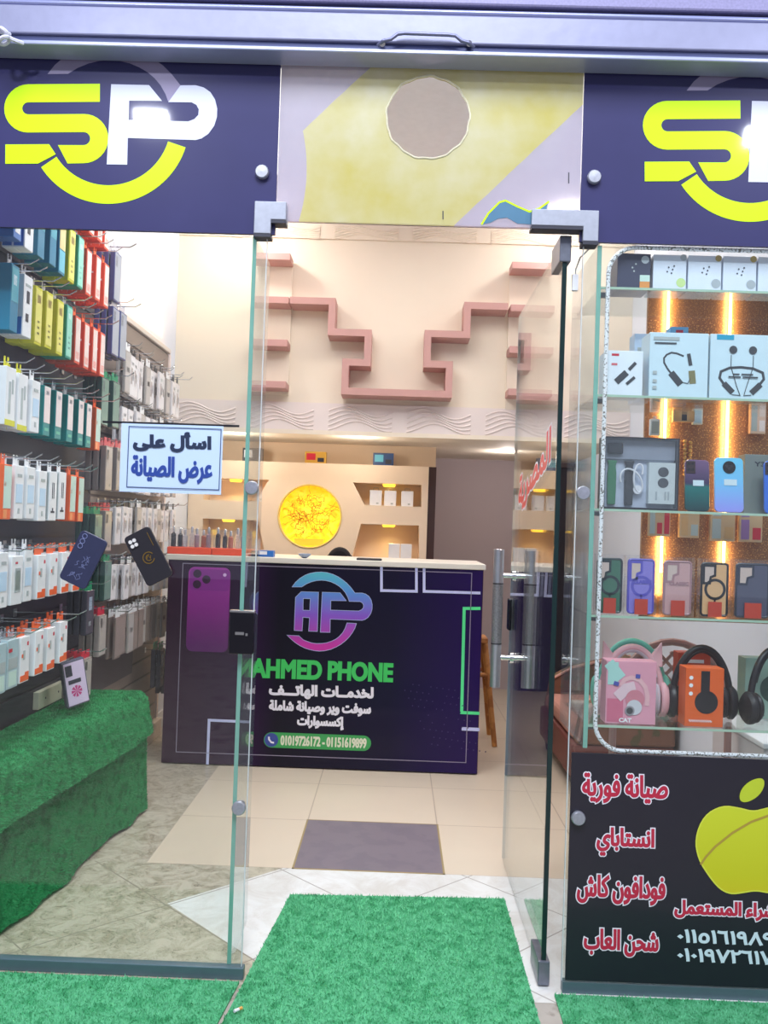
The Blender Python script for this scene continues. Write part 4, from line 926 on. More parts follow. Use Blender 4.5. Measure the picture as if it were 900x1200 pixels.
for k in range(150):
    a = rr.uniform(0, 2*PI); q0 = mr*0.72*math.sqrt(rr.random()); x, z = mc[0]+q0*math.cos(a), mc[1]+q0*math.sin(a)*0.9+0.01; pts = [(x, z)]; a = rr.uniform(0, 6.28)
    for s_ in range(6):
        a += rr.uniform(-1.1, 1.1); x += 0.011*math.cos(a); z += 0.011*math.sin(a); pts.append((x, z))
    ribbon_mb(mb, pts, 0.0019, g)
mb.build('engraved_lines', mat('engraving_brown', (196, 124, 30), 0.6), md)
mb = MB(); mb.box(mc[0]-0.10, mc[0]+0.09, NY+0.045, NY+0.058, mc[1]-mr*0.93, mc[1]-mr*0.72); mb.build('medallion_plate', mat('medallion_plate_gold', (240, 200, 60), 0.4, emit=0.25), md)
mb = MB(); mb.tube([(mc[0]+mr*math.cos(i*PI/24), NY-0.001, mc[1]+mr*math.sin(i*PI/24)) for i in range(48)], 0.006, 6, True); mb.build('medallion_rim', mat('rim_gold', (235, 205, 120), 0.4), md, smooth=True)
l = bpy.data.lights.new('medallion_light', 'POINT'); l.energy = 0.6; l.color = (1, 0.75, 0.2); l.shadow_soft_size = 0.15; lo = bpy.data.objects.new('medallion_light', l); COL.objects.link(lo); lo.location = (mc[0], NY-0.25, mc[1])
AMB = mat('downlight_amber', (255, 205, 60), 0.4, emit=2.2)
for h, fx in ((R1, 455), (R2, 456), (holes[2], 275), (holes[3], 268)):
    zt_ = max(z for x, z in h); x = P(fx, 600, NY+0.08).x
    MB().lathe([(0.036, -0.016), (0.042, -0.004), (0.042, 0.0)], 18, (x, NY+0.09, zt_-0.001)).build('niche_downlight', AMB, t, smooth=True)
    l = bpy.data.lights.new('niche_light', 'SPOT'); l.energy = 2.6; l.color = (1, 0.7, 0.3); l.spot_size = 2.4; l.spot_blend = 0.8; l.shadow_soft_size = 0.03
    lo = bpy.data.objects.new('niche_light', l); COL.objects.link(lo); lo.location = (x, NY+0.09, zt_-0.02)
# white boxed chargers in the niches
zfl1 = min(z for x, z in R1)
def bag(px0, px1, py0, py1, z, label, y=NY+0.06, handle=True):
    a, b_ = P(px0, py1, y).x, P(px1, py1, y).x; h_ = (py1-py0)*y/F
    t = thing('white_box', label, 'box', ((a+b_)/2, y+0.03, z), 'white boxes in the lit niches')
    MB().box(a, b_, y, y+0.05, z, z+h_).build('carton', WHITE, t, bevel=0.002)
    if handle:
        mb = MB(); c = (a+b_)/2; mb.tube([(c-0.018, y+0.025, z+h_), (c-0.016, y+0.025, z+h_+0.016), (c+0.016, y+0.025, z+h_+0.016), (c+0.018, y+0.025, z+h_)], 0.002, 6); mb.build('handle_loop', GREYC, t, smooth=True)
    MB().box(a+(b_-a)*0.55, a+(b_-a)*0.75, y-0.001, y-0.0002, z+h_*0.1, z+h_*0.2).build('printed_mark', GREYC, t)
for px, l_ in ((433, 'white handled box nearest the medallion in the upper niche'), (450, 'middle white handled box under the amber downlight of the upper niche'), (470, 'white handled box at the outer end of the upper niche')):
    bag(px, px+14, 574, 592, zfl1+0.0005, l_)
zc0 = npt(460, 656)[1]-0.02
sh_ = MB().box(npt(424, 650)[0]-0.1, R2[1][0]-0.002, NY+0.005, NY+0.195, zc0-0.02, zc0).build('niche_shelf', NICHE, t)
for px, l_ in ((455, 'white box nearest the medallion in the lower niche'), (469, 'white box at the outer end of the lower niche')): bag(px, px+13, 637, 659, zc0+0.0005, l_, handle=False)
# boxes on top of the unit
def topbox(px0, px1, py0, py1, label, m, pm, pn):
    y = NY+0.06; a, b_ = P(px0, py1, y).x, P(px1, py1, y).x; h_ = (py1-py0)*y/F
    carton('product_carton', label, 'box', a, b_, y, y+0.06, ntop+0.0005, ntop+0.0005+h_, m, parts=((0.08, 0.5, 0.3, 0.85, pm, pn), (0.6, 0.9, 0.15, 0.5, INK, 'printed_text')))
topbox(284, 307, 525, 541, 'dark carton with white print on top of the niche unit, behind the glass fin', DARK, WHITE, 'printed_label')
topbox(357, 382, 528, 542, 'yellow and brown carton on top of the niche unit above the medallion', mat('gold_carton', (206, 160, 60), 0.5), RED, 'printed_label')
topbox(437, 461, 530, 545, 'navy blue carton on top of the niche unit toward the corridor', mat('navy_carton', (40, 70, 120), 0.45), mat('carton_print_cyan', (90, 180, 205), 0.4), 'printed_label')

# ================================================================== PINK WALL SHELVES
WY = 5.37; SD = 0.17
wpt = lambda px, py: (lambda p: (p.x, p.z))(P(px, py, WY-SD))
def cw(cx_, cy_): return wpt(280+cx_/2.25, 260+cy_/2.25)
t = thing('zigzag_shelf', 'dusty pink zigzag wall shelf stepping down to a low centre tray', 'shelf', (-0.05, WY-SD/2, cw(400, 460)[1]))
pts = [cw(134, 206), cw(246, 208), cw(246, 290), cw(341, 290), cw(341, 371), cw(281, 371), cw(281, 446), cw(553, 446), cw(553, 376), cw(496, 376), cw(496, 294), cw(601, 294), cw(601, 220), cw(710, 222)]
def sq(pts):   # level the steps: keep them horizontal or upright
    o = [list(pts[0])]
    for i in range(1, len(pts)):
        a = o[-1]; b_ = list(pts[i])
        if abs(b_[0]-a[0]) > abs(b_[1]-a[1]): b_[1] = a[1]
        else: b_[0] = a[0]
        o.append(b_)
    return o
pts = sq(pts); Ls, Rs = ribbon(pts, 0.04); n = len(pts)
mb = MB(); a = [(p.x, WY-SD, p.y) for p in Ls]+[(p.x, WY-SD, p.y) for p in Rs]; b_ = [(x, WY, z) for x, y, z in a]
mb.add(a+b_, [(i, i+1, n+i+1, n+i) for i in range(n-1)]+[(2*n+i, 2*n+i+1, i+1, i) for i in range(n-1)]+[(n+i, n+i+1, 3*n+i+1, 3*n+i) for i in range(n-1)]+[(0, n, 3*n, 2*n), (n-1, 2*n-1, 4*n-1, 3*n-1)])
mb.build('stepped_board', PINK, t)
zb_ = cw(400, 446)[1]
for z0_ in (0,): MB().box(cw(300, 0)[0], cw(540, 0)[0], WY-0.012, WY-0.0005, zb_+0.0205, zb_+0.028).build('wall_cleat', PINK, t)
def ladder(name, label, cxs, cys, bx):
    x0, x1 = cw(cxs[0], 250)[0], cw(cxs[1], 250)[0]
    t = thing(name, label, 'shelf', ((x0+x1)/2, WY-SD/2, cw(0, cys[-1])[1]))
    zb0, zb1 = cw(0, cys[-1])[1]-0.03, cw(0, cys[0])[1]+0.02
    MB().box(cw(bx[0], 250)[0], cw(bx[1], 250)[0], WY-0.022, WY-0.0004, zb0, zb1).build('backing_strip', CREAM, t, bevel=0.002)
    for cy_ in cys:
        z = cw((cxs[0]+cxs[1])/2, cy_)[1]; MB().box(x0, x1, WY-SD, WY-0.022, z-0.02, z+0.02).build('shelf_board', PINK, t, bevel=0.002)
# short shelf stacks at both ends (boards + pale backing)
ladder('shelf_stack', 'stack of four short pink shelves seen through the green-edged glass fin', (30, 130), (90, 205, 318, 428), (62, 129))
ladder('shelf_stack', 'stack of four short pink shelves seen through the open glass door', (716, 832), (115, 228, 338, 450), (718, 800))

# ================================================================== SLAT WALLS ON THE LEFT
SX = -1.345
def slatwall(name, label, y0, y1, z0, z1, m, mg, pitch):
    t = thing(name, label, 'slat wall', (SX-0.01, (y0+y1)/2, z0))
    MB().box(-1.366, SX-0.006, y0, y1, z0, z1).build('back_board', mg, t)
    mb = MB(); z = z0
    while z < z1-0.01:
        mb.box(SX-0.0062, SX, y0, y1, z+0.004, min(z+pitch-0.008, z1)); z += pitch
    mb.build('slats', m, t); return t
t = slatwall('slat_wall', 'black slatted display wall above the turf bench, full of hanging packets', 2.5, 3.895, 0.02, 2.9, mat('black_slat_laminate', (46, 44, 56), 0.45, 0, 0.1, 12), BLACK, 0.095)
t = slatwall('slat_wall', 'shorter grey-brown slatted display wall next to the counter, topped by warm light strip', 3.9, 5.12, 0.10, 2.19, mat('brown_slat_laminate', (142, 126, 116), 0.5, 0, 0.08, 12), mat('slat_groove_brown', (112, 98, 90), 0.6), 0.095)
MB().box(-1.368, SX+0.012, 3.9, 5.13, 2.19, 2.215).build('top_trim', mat('trim_ivory', (226, 214, 205), 0.5), t, bevel=0.003)
MB().box(-1.366, SX-0.002, 3.92, 5.12, 2.2152, 2.222).build('light_strip', mat('warm_led', (255, 190, 80), 0.4, emit=3.0), t)
MB().box(-1.368, SX+0.008, 5.121, 5.15, 0.1, 2.19).build('end_trim', mat('trim_white_pink', (236, 218, 214), 0.5), t, bevel=0.003)
MB().box(-1.368, SX+0.03, 4.0, 5.15, 0.002, 0.098).build('plinth', mat('plinth_ivory', (236, 220, 205), 0.5), t, bevel=0.004)
l = area('cove_light', (-1.30, 4.5, 2.26), 0.05, 2.0, (1, 0.72, 0.35), rot=(PI, 0, 0), sy=1.1)
MB().box(SX+0.0005, SX+0.004, 3.95, 4.62, 0.44, 0.75).build('lower_panel', mat('dark_lower_panel', (88, 78, 80), 0.45), t)
# white wooden spacer on the bench
a = PX(41, 828, -1.335); b_ = PX(71, 828, -1.335)
t = thing('wood_spacer', 'small cream wooden block with two screws at the back of turf bench', 'block', (-1.33, (a.y+b_.y)/2, 0.5005))
MB().box(-1.344, -1.322, a.y, b_.y, 0.506, 0.572).build('block', mat('cream_wood', (216, 212, 186), 0.6, 0, 0.1, 20), t, bevel=0.002)
for f_ in (0.25, 0.75):
    y = a.y+(b_.y-a.y)*f_; MB().cyl((-1.3222, y, 0.54), (-1.3205, y, 0.54), 0.004, 10).build('screw', INK, t)

# ------------------------------------------------------------------ packets
def strip(t, x, y0, y1, z0, z1, m, nm): MB().box(x+0.0002, x+0.0011, y0, y1, z0, z1).build(nm, m, t, world=False)
PROTO = {}
def packet(kind):
    """one prototype per kind: front towards +x, hung by a tab"""
    S = SPEC[kind]; th, w_, h_ = S['d']
    t = thing(S['n'], '', S['c'], (0, 0, -5))
    MB().box(-th/2, th/2, -w_/2, w_/2, 0, h_).build(S.get('b', 'carton'), S['m'], t, bevel=0.0016, world=False, seg=1)
    for (u0, u1, v0, v1, m, nm) in S['f']: strip(t, th/2, -w_/2+u0*w_, -w_/2+u1*w_, v0*h_, v1*h_, m, nm)
    for (u0, u1, v0, v1, m, nm) in S.get('s', ()):      # on the side towards the street (-y)
        MB().box(-th/2+u0*th, -th/2+u1*th, -w_/2-0.0011, -w_/2-0.0002, v0*h_, v1*h_).build(nm, m, t, world=False)
    hm = S.get('t', PLASTICW)
    mb = MB(); z0 = h_-0.002
    hw = S.get('tw', 0.45)*w_/2; mb.prismx([(-hw, z0), (hw, z0), (hw, z0+0.034), (0.008, z0+0.034), (0.008, z0+0.02), (-0.008, z0+0.02), (-0.008, z0+0.034), (-hw, z0+0.034)], -0.0012, 0.0012)
    mb.build('hang_tab', hm, t, world=False)
    for c in t.children: c['_o'] = (0, 0, 0)
    return t
G3 = (0.2, 0.8)
def sp_(n, c, d, m, f, t=None, s=(), **k):
    q = dict(n=n, c=c, d=d, m=m, f=f, s=s); q.update(k)
    if t: q['t'] = t
    return q
dots = lambda m, x0=0.35, x1=0.65: [(x0, x1, 0.18+0.1*i, 0.22+0.1*i, m, 'printed_spec') for i in range(3)]
SPEC = {
 'orange': sp_('cable_box', 'cable box', (0.034, 0.053, 0.17), ORRED, [(0.08, 0.92, 0.05, 0.95, mat('peach_print', (236, 214, 208), 0.45), 'printed_front'), (0.2, 0.8, 0.1, 0.25, ORRED, 'printed_band')], ORANGE, [(0.42, 0.5, 0.05, 0.95, mat('coral_pale_stripe', (248, 170, 150), 0.45), 'printed_stripe'), (0.3, 0.7, 0.58, 0.62, WHITE, 'printed_dot')]),
 'teal': sp_('cable_box', 'cable box', (0.040, 0.055, 0.20), TEALB, [(0.06, 0.94, 0.45, 0.96, mat('teal_print', (70, 160, 180), 0.42), 'printed_front'), (0.3, 0.7, 0.7, 0.85, WHITE, 'printed_text')], PLASTICW),
 'cream': sp_('charger_box', 'charger box', (0.042, 0.055, 0.20), TEALB, [(0.05, 0.95, 0.42, 0.97, mat('sand_print', (232, 210, 150), 0.42), 'printed_front'), (0.05, 0.95, 0.04, 0.40, mat('sky_print', (110, 190, 210), 0.42), 'printed_band')], PLASTICW),
 'yellow': sp_('charger_box', 'charger box', (0.046, 0.056, 0.185), YELL, [(0.06, 0.94, 0.05, 0.95, YELP, 'printed_front')]+dots(INK)+[(0.25, 0.75, 0.72, 0.86, KRAFT, 'printed_text')], PLASTICW),
 'mint': sp_('charger_box', 'charger box', (0.044, 0.055, 0.185), mat('sea_green_card', (50, 160, 140), 0.42), [(0.06, 0.94, 0.04, 0.96, mat('mint_print', (150, 215, 195), 0.42), 'printed_front')]+dots(INK)+[(0.3, 0.7, 0.75, 0.85, WHITE, 'printed_text')], PLASTICW),
 'blue': sp_('charger_box', 'charger box', (0.044, 0.055, 0.19), BLUE, [(0.05, 0.95, 0.35, 0.96, PALEB, 'printed_front'), (0.2, 0.8, 0.1, 0.2, WHITE, 'printed_text')], PLASTICW),
 'whitep': sp_('earphone_box', 'earphone box', (0.036, 0.065, 0.19), WHITE, [(0.35, 0.65, 0.55, 0.75, INK, 'printed_picture'), (0.3, 0.6, 0.25, 0.38, INK, 'printed_picture'), (0.2, 0.8, 0.82, 0.86, GREYC, 'printed_text')], PLASTICW, [(0.1, 0.9, 0.02, 0.3, BLUE, 'side_print')]),
 'white': sp_('cable_box', 'cable box', (0.034, 0.065, 0.165), WHITE, [(0.25, 0.75, 0.78, 0.84, GREYC, 'printed_text'), (0.4, 0.6, 0.1, 0.2, GREYC, 'printed_text'), (0.15, 0.85, 0.3, 0.65, PALEB, 'printed_picture')], WHITE, [(0.46, 0.52, 0.03, 0.97, GREYC, 'carton_seam')]),
 'wlime': sp_('cable_box', 'cable box', (0.034, 0.069, 0.175), WHITE, [(0.0, 1.0, 0.0, 0.1, YELL, 'printed_band'), (0.3, 0.5, 0.2, 0.75, GREYC, 'printed_text'), (0.6, 0.75, 0.55, 0.8, GREYC, 'printed_picture')], YELL),
 'plug': sp_('earphone_box', 'earphone box', (0.034, 0.065, 0.165), WHITE, [(0.36, 0.42, 0.45, 0.78, INK, 'printed_plug'), (0.56, 0.62, 0.45, 0.78, INK, 'printed_plug'), (0.25, 0.72, 0.16, 0.2, INK, 'printed_cable'), (0.42, 0.56, 0.2, 0.26, INK, 'printed_cable')], WHITE, [(0.1, 0.9, 0.03, 0.97, GREYC, 'side_print')]),
 'tealw': sp_('cable_box', 'cable box', (0.042, 0.055, 0.165), TEAL, [(0.05, 0.95, 0.26, 0.98, PINKP, 'printed_front'), (0.3, 0.7, 0.82, 0.9, TEALB, 'printed_picture'), (0.2, 0.8, 0.1, 0.16, MINT, 'printed_text')], PLASTICW),
 'orw': sp_('cable_box', 'cable box', (0.036, 0.056, 0.165), ORANGE, [(0.05, 0.95, 0.2, 0.97, PALEG, 'printed_front'), (0.08, 0.5, 0.02, 0.18, mat('pale_orange_card', (245, 150, 90), 0.42), 'printed_band'), (0.1, 0.3, 0.6, 0.68, ORANGE, 'printed_mark')], ORANGE),
 'worange': sp_('cable_box', 'cable box', (0.034, 0.069, 0.145), WHITE, [(0.04, 0.96, 0.03, 0.16, ORANGE, 'printed_band'), (0.55, 0.96, 0.16, 0.22, ORANGE, 'printed_band'), (0.7, 0.85, 0.8, 0.88, RED, 'printed_mark'), (0.3, 0.5, 0.5, 0.7, GREYC, 'printed_picture'), (0.15, 0.28, 0.55, 0.63, ORANGE, 'printed_mark')], ORANGE, tw=0.8),
 'window': sp_('charger_box', 'charger box', (0.036, 0.080, 0.15), WHITE, [(0.3, 0.8, 0.25, 0.75, GREYC, 'window'), (0.36, 0.74, 0.3, 0.7, PALEG, 'charger_in_window'), (0.3, 0.5, 0.84, 0.88, RED, 'printed_mark')], WHITE, tw=0.6),
 'card': sp_('blister_card', 'blister card', (0.022, 0.080, 0.15), mat('clear_blue_card', (178, 200, 208), 0.3), [(0.1, 0.9, 0.4, 0.62, GREYC, 'printed_band'), (0.15, 0.85, 0.05, 0.35, PALEG, 'coiled_cable'), (0.1, 0.4, 0.75, 0.82, RED, 'printed_mark')], PLASTICW),
 'prot': sp_('screen_protector', 'screen protector', (0.012, 0.080, 0.165), mat('protector_white', (226, 220, 224), 0.4), [(0.08, 0.92, 0.04, 0.96, mat('protector_frost', (238, 234, 238), 0.35), 'printed_front'), (0.22, 0.5, 0.3, 0.7, mat('protector_print', (188, 150, 132), 0.5), 'printed_picture'), (0.56, 0.8, 0.4, 0.62, mat('protector_ink', (120, 112, 118), 0.5), 'printed_picture'), (0.3, 0.7, 0.76, 0.84, GREYC, 'printed_text')], BLACK, tw=0.35),
 'protg': sp_('screen_protector', 'screen protector', (0.012, 0.080, 0.165), mat('protector_grey', (176, 168, 164), 0.4), [(0.08, 0.92, 0.04, 0.96, mat('protector_grey_front', (196, 190, 188), 0.3), 'printed_front'), (0.25, 0.75, 0.5, 0.62, INK, 'printed_text')], WHITE, tw=0.8),
 'protb': sp_('screen_protector', 'screen protector', (0.012, 0.080, 0.165), mat('protector_taupe', (140, 122, 116), 0.4), [(0.06, 0.94, 0.04, 0.96, mat('protector_taupe_front', (166, 150, 144), 0.25), 'printed_front')], WHITE, tw=0.8),
 'case': sp_('case_pack', 'phone case pack', (0.020, 0.085, 0.185), mat('case_shell_indigo', (86, 90, 140), 0.25), [(0.04, 0.96, 0.03, 0.97, mat('case_back_grey', (170, 174, 186), 0.25), 'case_back'), (0.1, 0.4, 0.7, 0.92, INK, 'camera_cutout')], PLASTICW, b='clear_case_box', tw=0.8),
 'casedk': sp_('case_pack', 'phone case pack', (0.020, 0.085, 0.17), mat('case_shell_dark', (64, 62, 72), 0.25), [(0.04, 0.96, 0.03, 0.97, mat('case_back_dark', (88, 84, 92), 0.2), 'case_back'), (0.3, 0.7, 0.55, 0.85, PALEB, 'case_ring'), (0.35, 0.65, 0.2, 0.3, GREYC, 'printed_mark')], GREENT, b='clear_case_box', tw=0.9),
 'casegr': sp_('case_pack', 'phone case pack', (0.020, 0.085, 0.18), mat('case_shell_green', (60, 84, 78), 0.25), [(0.04, 0.96, 0.03, 0.97, mat('case_back_green', (120, 150, 136), 0.25), 'case_back'), (0.1, 0.4, 0.7, 0.92, INK, 'camera_cutout')], GREENT, b='clear_case_box', tw=0.9),
 'casered': sp_('case_pack', 'phone case pack', (0.022, 0.085, 0.165), mat('case_shell_taupe', (150, 138, 134), 0.25), [(0.05, 0.95, 0.03, 0.97, mat('case_back_taupe', (186, 176, 170), 0.25), 'case_back'), (0.1, 0.4, 0.7, 0.92, INK, 'camera_cutout'), (0.55, 0.75, 0.1, 0.16, INK, 'printed_mark')], RED, b='clear_case_box', tw=0.95),
}
DESC = {'orange': 'coral cable box', 'teal': 'petrol-blue cable box', 'cream': 'sand and sky-blue charger box', 'yellow': 'yellow charger box', 'mint': 'mint charger box', 'blue': 'blue charger box',
 'whitep': 'white picture-printed earphone box', 'white': 'plain white cable box', 'wlime': 'white and lime cable box', 'plug': 'white box with printed plugs', 'tealw': 'teal box with pale front', 'orw': 'orange box with pale front',
 'worange': 'white box with orange foot', 'window': 'white charger box with window', 'card': 'clear blister card', 'prot': 'white screen protector', 'protg': 'grey screen protector', 'protb': 'taupe screen protector',
 'case': 'indigo phone case pack', 'casedk': 'dark phone case pack', 'casegr': 'green-tagged phone case pack', 'casered': 'red-tagged phone case pack'}
first = {}
def place(kind, x, y, z, label, group, rz=0.0, h=None, ry=0.0):
    """x = where the front face stands"""
    S = SPEC[kind]; loc = (x-S['d'][0]/2, y, z)
    sc = (1, 1, (h/S['d'][2]) if h else 1)
    if kind not in first:
        t = first[kind] = packet(kind); t.location = loc; t['_o'] = loc; t['label'] = label; t['group'] = group; t.rotation_euler = (0, ry, rz); t.scale = sc; return t
    return dup(first[kind], loc, label, group, (0, ry, rz), sc)
HOOK = None
def hook(y, z, x1, label, group):
    global HOOK
    loc = (SX, y, z)
    if HOOK is None:
        t = HOOK = thing('peg_hook', label, 'peg hook', loc, group)
        MB().tube([(0, 0, 0), (0.235, 0, 0), (0.26, 0, 0.013), (0.262, 0, 0.016)], 0.0022, 6).build('hook_wire', WIRE, t, smooth=True, world=False)
        MB().box(0.0005, 0.004, -0.012, 0.012, -0.016, 0.012).build('hook_plate', STEEL, t, world=False)
    else: t = dup(HOOK, loc, label, group)
    t.scale = ((x1-SX)/0.262, 1, 1)
    return t
rp = random.Random(5)
ROWN = {'AA': 'topmost', 'A': 'second', 'B': 'third', 'C': 'fourth', 'D': 'fifth', 'E': 'sixth', 'F': 'lowest'}
ROWS = {
 'AA': (2.285, [None]*5+['orange']*5, 0.18), 'A': (2.06, ['blue', 'whitep', 'teal', 'teal', 'cream', 'yellow', 'mint', 'orange', 'orange', 'orange'], 0.195),
 'B': (1.785, ['teal', 'whitep', 'yellow', 'yellow', 'yellow', 'mint', 'orange', 'orange', 'orange', 'orange'], 0.18),
 'C': (1.50, ['wlime', 'wlime', 'white', 'tealw', 'tealw', 'tealw', 'tealw', 'tealw', 'orw'], 0.165),
 'D': (1.222, ['orw', 'white', 'white', 'white', 'plug', 'plug', 'orw', 'orw'], 0.162),
 'E': (0.962, ['white', 'window', 'white', 'worange', 'worange', 'worange', 'worange'], 0.145),
 'F': (0.698, ['card', 'card', 'worange', 'worange', 'worange', 'worange'], 0.145)}
for rn, (zb, ks, hh) in ROWS.items():
    for i, kd in enumerate(ks):
        y = 2.66+0.09*i
        if kd is None: continue
        if rn in 'C' and i > 2: y += 0.012*(i-2)
        if rn in 'EF' and i > 2: y += 0.018*(i-2)
        th = SPEC[kd]['d'][0]; nd = 3 if kd == 'orange' else 2
        zz_ = zb+rp.uniform(-0.004, 0.004)
        if rn == 'F': zz_ += 0.004*i
        for j in range(nd):
            xf = -1.165-j*(th+0.004)-rp.uniform(0, 0.006)*(j == 0)
            if xf-th < SX+0.01: break
            place(kd, xf, y+rp.uniform(-0.002, 0.002)*(j == 0), zz_, f'{DESC[kd]}, {["front", "second", "third"][j]} on {ORD[i]} peg, {ROWN[rn]} row of black slat wall', f'{SPEC[kd]["c"]}es on the {ROWN[rn]} row of the black slat wall'.replace('cardes', 'cards'))
        hook(y, zz_+hh+0.026, -1.085-rp.uniform(0, 0.03), f'steel peg hook, {ORD[i]} peg on the {ROWN[rn]} row of black slat wall', 'peg hooks on the black slat wall')
# case packs at the inner end of the black wall
CP = [('case', 3.62, 2.115, 0.2, 'topmost'), ('case', 3.72, 1.90, 0.195, 'second level'), ('case', 3.62, 1.895, 0.195, 'second level, nearer street'), ('casegr', 3.52, 1.60, 0.19, 'third level, nearer street'), ('casegr', 3.66, 1.605, 0.19, 'third level, deeper'),
      ('casered', 3.60, 1.345, 0.18, 'fourth level, nearer street'), ('casered', 3.74, 1.35, 0.18, 'fourth level, deeper'), ('casegr', 3.50, 1.085, 0.165, 'fifth level'), ('casered', 3.62, 1.10, 0.165, 'fifth level, deeper'), ('casegr', 3.64, 0.90, 0.16, 'sixth level, deeper'),
      ('casedk', 3.44, 0.785, 0.17, 'seventh level, nearer street'), ('casered', 3.60, 0.68, 0.165, 'seventh level, deeper'), ('casered', 3.44, 0.545, 0.15, 'lowest level, above turf bench')]
for kd, y, z, h_, nm in CP:
    for j in range(3):
        th = SPEC[kd]['d'][0]; xf = -1.17-j*(th+0.008)
        place(kd, xf, y, z, f'{DESC[kd]}, {["front", "middle", "rear"][j]}, {nm} at inner end of black wall', 'phone case packs at the inner end of the black slat wall', h=h_)
    hook(y, z+h_+0.026, -1.10, f'steel peg hook with case packs, {nm}, inner end of black wall', 'peg hooks on the black slat wall')
# pink-printed boxed case hanging loose over the bench
pz = 0.545
t = thing('case_pack', 'boxed phone case with pink flower print, hanging askew just above the turf bench', 'phone case pack', (-1.155, 3.30, pz), rot=(0.2, 0.0, -0.7))
MB().box(-0.012, 0.012, -0.045, 0.045, 0, 0.17).build('clear_case_box', mat('boxed_case_grey', (92, 90, 106), 0.25), t, bevel=0.003, world=False)
MB().box(0.0122, 0.0132, -0.04, 0.04, 0.006, 0.164).build('case_back', mat('lilac_print', (212, 190, 216), 0.35), t, world=False)
mb = MB()
for k in range(8):
    a = k*PI/4; mb.add([(0.0136, -0.002+0.022*math.cos(a+s_*0.28), 0.055+0.022*math.sin(a+s_*0.28)) if s_ else (0.0136, -0.002, 0.055) for s_ in (0, -1, 1)], [(0, 1, 2)])
mb.build('flower_print', mat('magenta_print', (190, 50, 120), 0.4), t, world=False)
MB().box(0.0134, 0.0142, -0.036, -0.01, 0.115, 0.155).build('camera_cutout', INK, t, world=False); MB().box(0.0134, 0.014, -0.03, 0.02, 0.085, 0.1).build('printed_text', INK, t, world=False)
# screen protectors on the brown wall
FR = [('topmost', 1.80, 0.19, 'prot'), ('second', 1.565, 0.175, 'prot'), ('third', 1.36, 0.165, 'prot'), ('fourth', 1.12, 0.168, 'prot'), ('fifth', 0.865, 0.16, 'prot'), ('sixth', 0.61, 0.185, 'protb')]
for rn, zb, h_, kd0 in FR:
    for i in range(11):
        y = 4.0+0.098*i
        if rn == 'sixth' and i > 8: continue
        kd = kd0
        if kd0 == 'prot': kd = ['prot', 'prot', 'prot', 'protg'][(i*3+len(rn)) % 4]
        if kd0 == 'protb': kd = ['protb', 'protb', 'protg'][i % 3]
        z = zb+rp.uniform(-0.006, 0.006); xf = -1.24+rp.uniform(-0.02, 0.012)
        for j in range(2):
            place(kd, xf-j*0.03, y, z, f'{DESC[kd]}, {["front", "rear"][j]} on {ORD[i]} peg, {rn} row of brown slat wall', f'screen protectors on the {rn} row of the brown slat wall', h=h_)
        hook(y, z+h_+0.026, -1.17-0.03*(i % 2), f'steel peg hook, {ORD[i]} peg on the {rn} row of brown slat wall', 'peg hooks on the brown slat wall')
for i, (y, z, h_, kd, nm) in enumerate(((4.75, 0.35, 0.2, 'casedk', 'lowest row'), (4.86, 0.30, 0.2, 'casedk', 'lowest row, next to it'), (4.95, 0.62, 0.15, 'prot', 'sixth row, last peg'), (5.03, 0.19, 0.22, 'protg', 'beside the counter'))):
    for j in range(2): place(kd, -1.22-j*0.03, y, z, f'{DESC[kd]}, {["front", "rear"][j]}, {nm} at counter end of brown wall', 'packets at the counter end of the brown slat wall', h=h_)
    hook(y, z+h_+0.026, -1.16, f'steel peg hook, {nm}, counter end of brown slat wall', 'peg hooks on the brown slat wall')
# little twisted wire bundle hanging by the corner
cc = P(198, 478, 5.24); mb = MB(); pts = [cc+Vector((0.03*math.sin(1.7*k)*(0.6+0.4*math.sin(k)), 0.05*math.cos(2.3*k), 0.05*math.sin(3.1*k))) for k in [i*0.16 for i in range(70)]]
mb.tube(pts, 0.0022, 5); tag(mb.build('wire_bundle', mat('gold_wire', (190, 150, 70), 0.35, 0.5), smooth=True), 'tangled gold wire bundle hanging past the end of the brown slat wall', 'wire')

# ================================================================== DISPLAY CASE ON THE RIGHT
FX = 0.532; SY0, SY1 = FY+0.02, FY+0.33; SXR = 1.345
case = thing('display_case', 'glass display case with lit shelves of accessories behind the fixed pane', 'display case', (0.93, FY+0.2, 0.62))
MB().box(FX-0.005, FX+0.005, FY+0.0095, FY+0.36, 0.655, 2.03).build('side_glass', MATS['fin_glass'], case)
MB().box(FX-0.006, FX+0.006, FY+0.0065, FY+0.0095, 0.655, 2.03).build('side_glass_edge', EDGE, case)
BY = FY+0.40
bz0, bz1 = P(850, 722, BY).z-0.02, P(850, 341, BY).z; bx0_ = P(757, 450, BY).x
SPK = spots_mat('sparkle_brown_panel', (140, 92, 58), (214, 160, 96), 220, 0.56, 0.35, 0.35)
MB().box(bx0_, 1.36, BY, BY+0.015, bz0, bz1).build('back_panel', SPK, case)
MB().box(bx0_-0.004, 1.36, BY-0.012, BY+0.016, bz1+0.0005, bz1+0.035).build('panel_top_trim', mat('tan_top_trim', (226, 186, 158), 0.5), case, bevel=0.002)
LEDM = mat('gold_led_strip', (255, 214, 110), 0.4, emit=9.0)
for px in (780, 853):
    x = P(px, 480, BY-0.006).x
    MB().box(x-0.0042, x+0.0042, BY-0.006, BY-0.0005, bz0+0.15, bz1-0.002).build('led_strip', LEDM, case)
    area('shelf_led_light', (x, BY-0.02, 1.55), 0.02, 2.2, (1, 0.72, 0.34), rot=(PI/2, 0, 0), sy=1.0)
zs = [P(800, py, SY0).z for py in (338.5, 465, 599, 724, 853)]
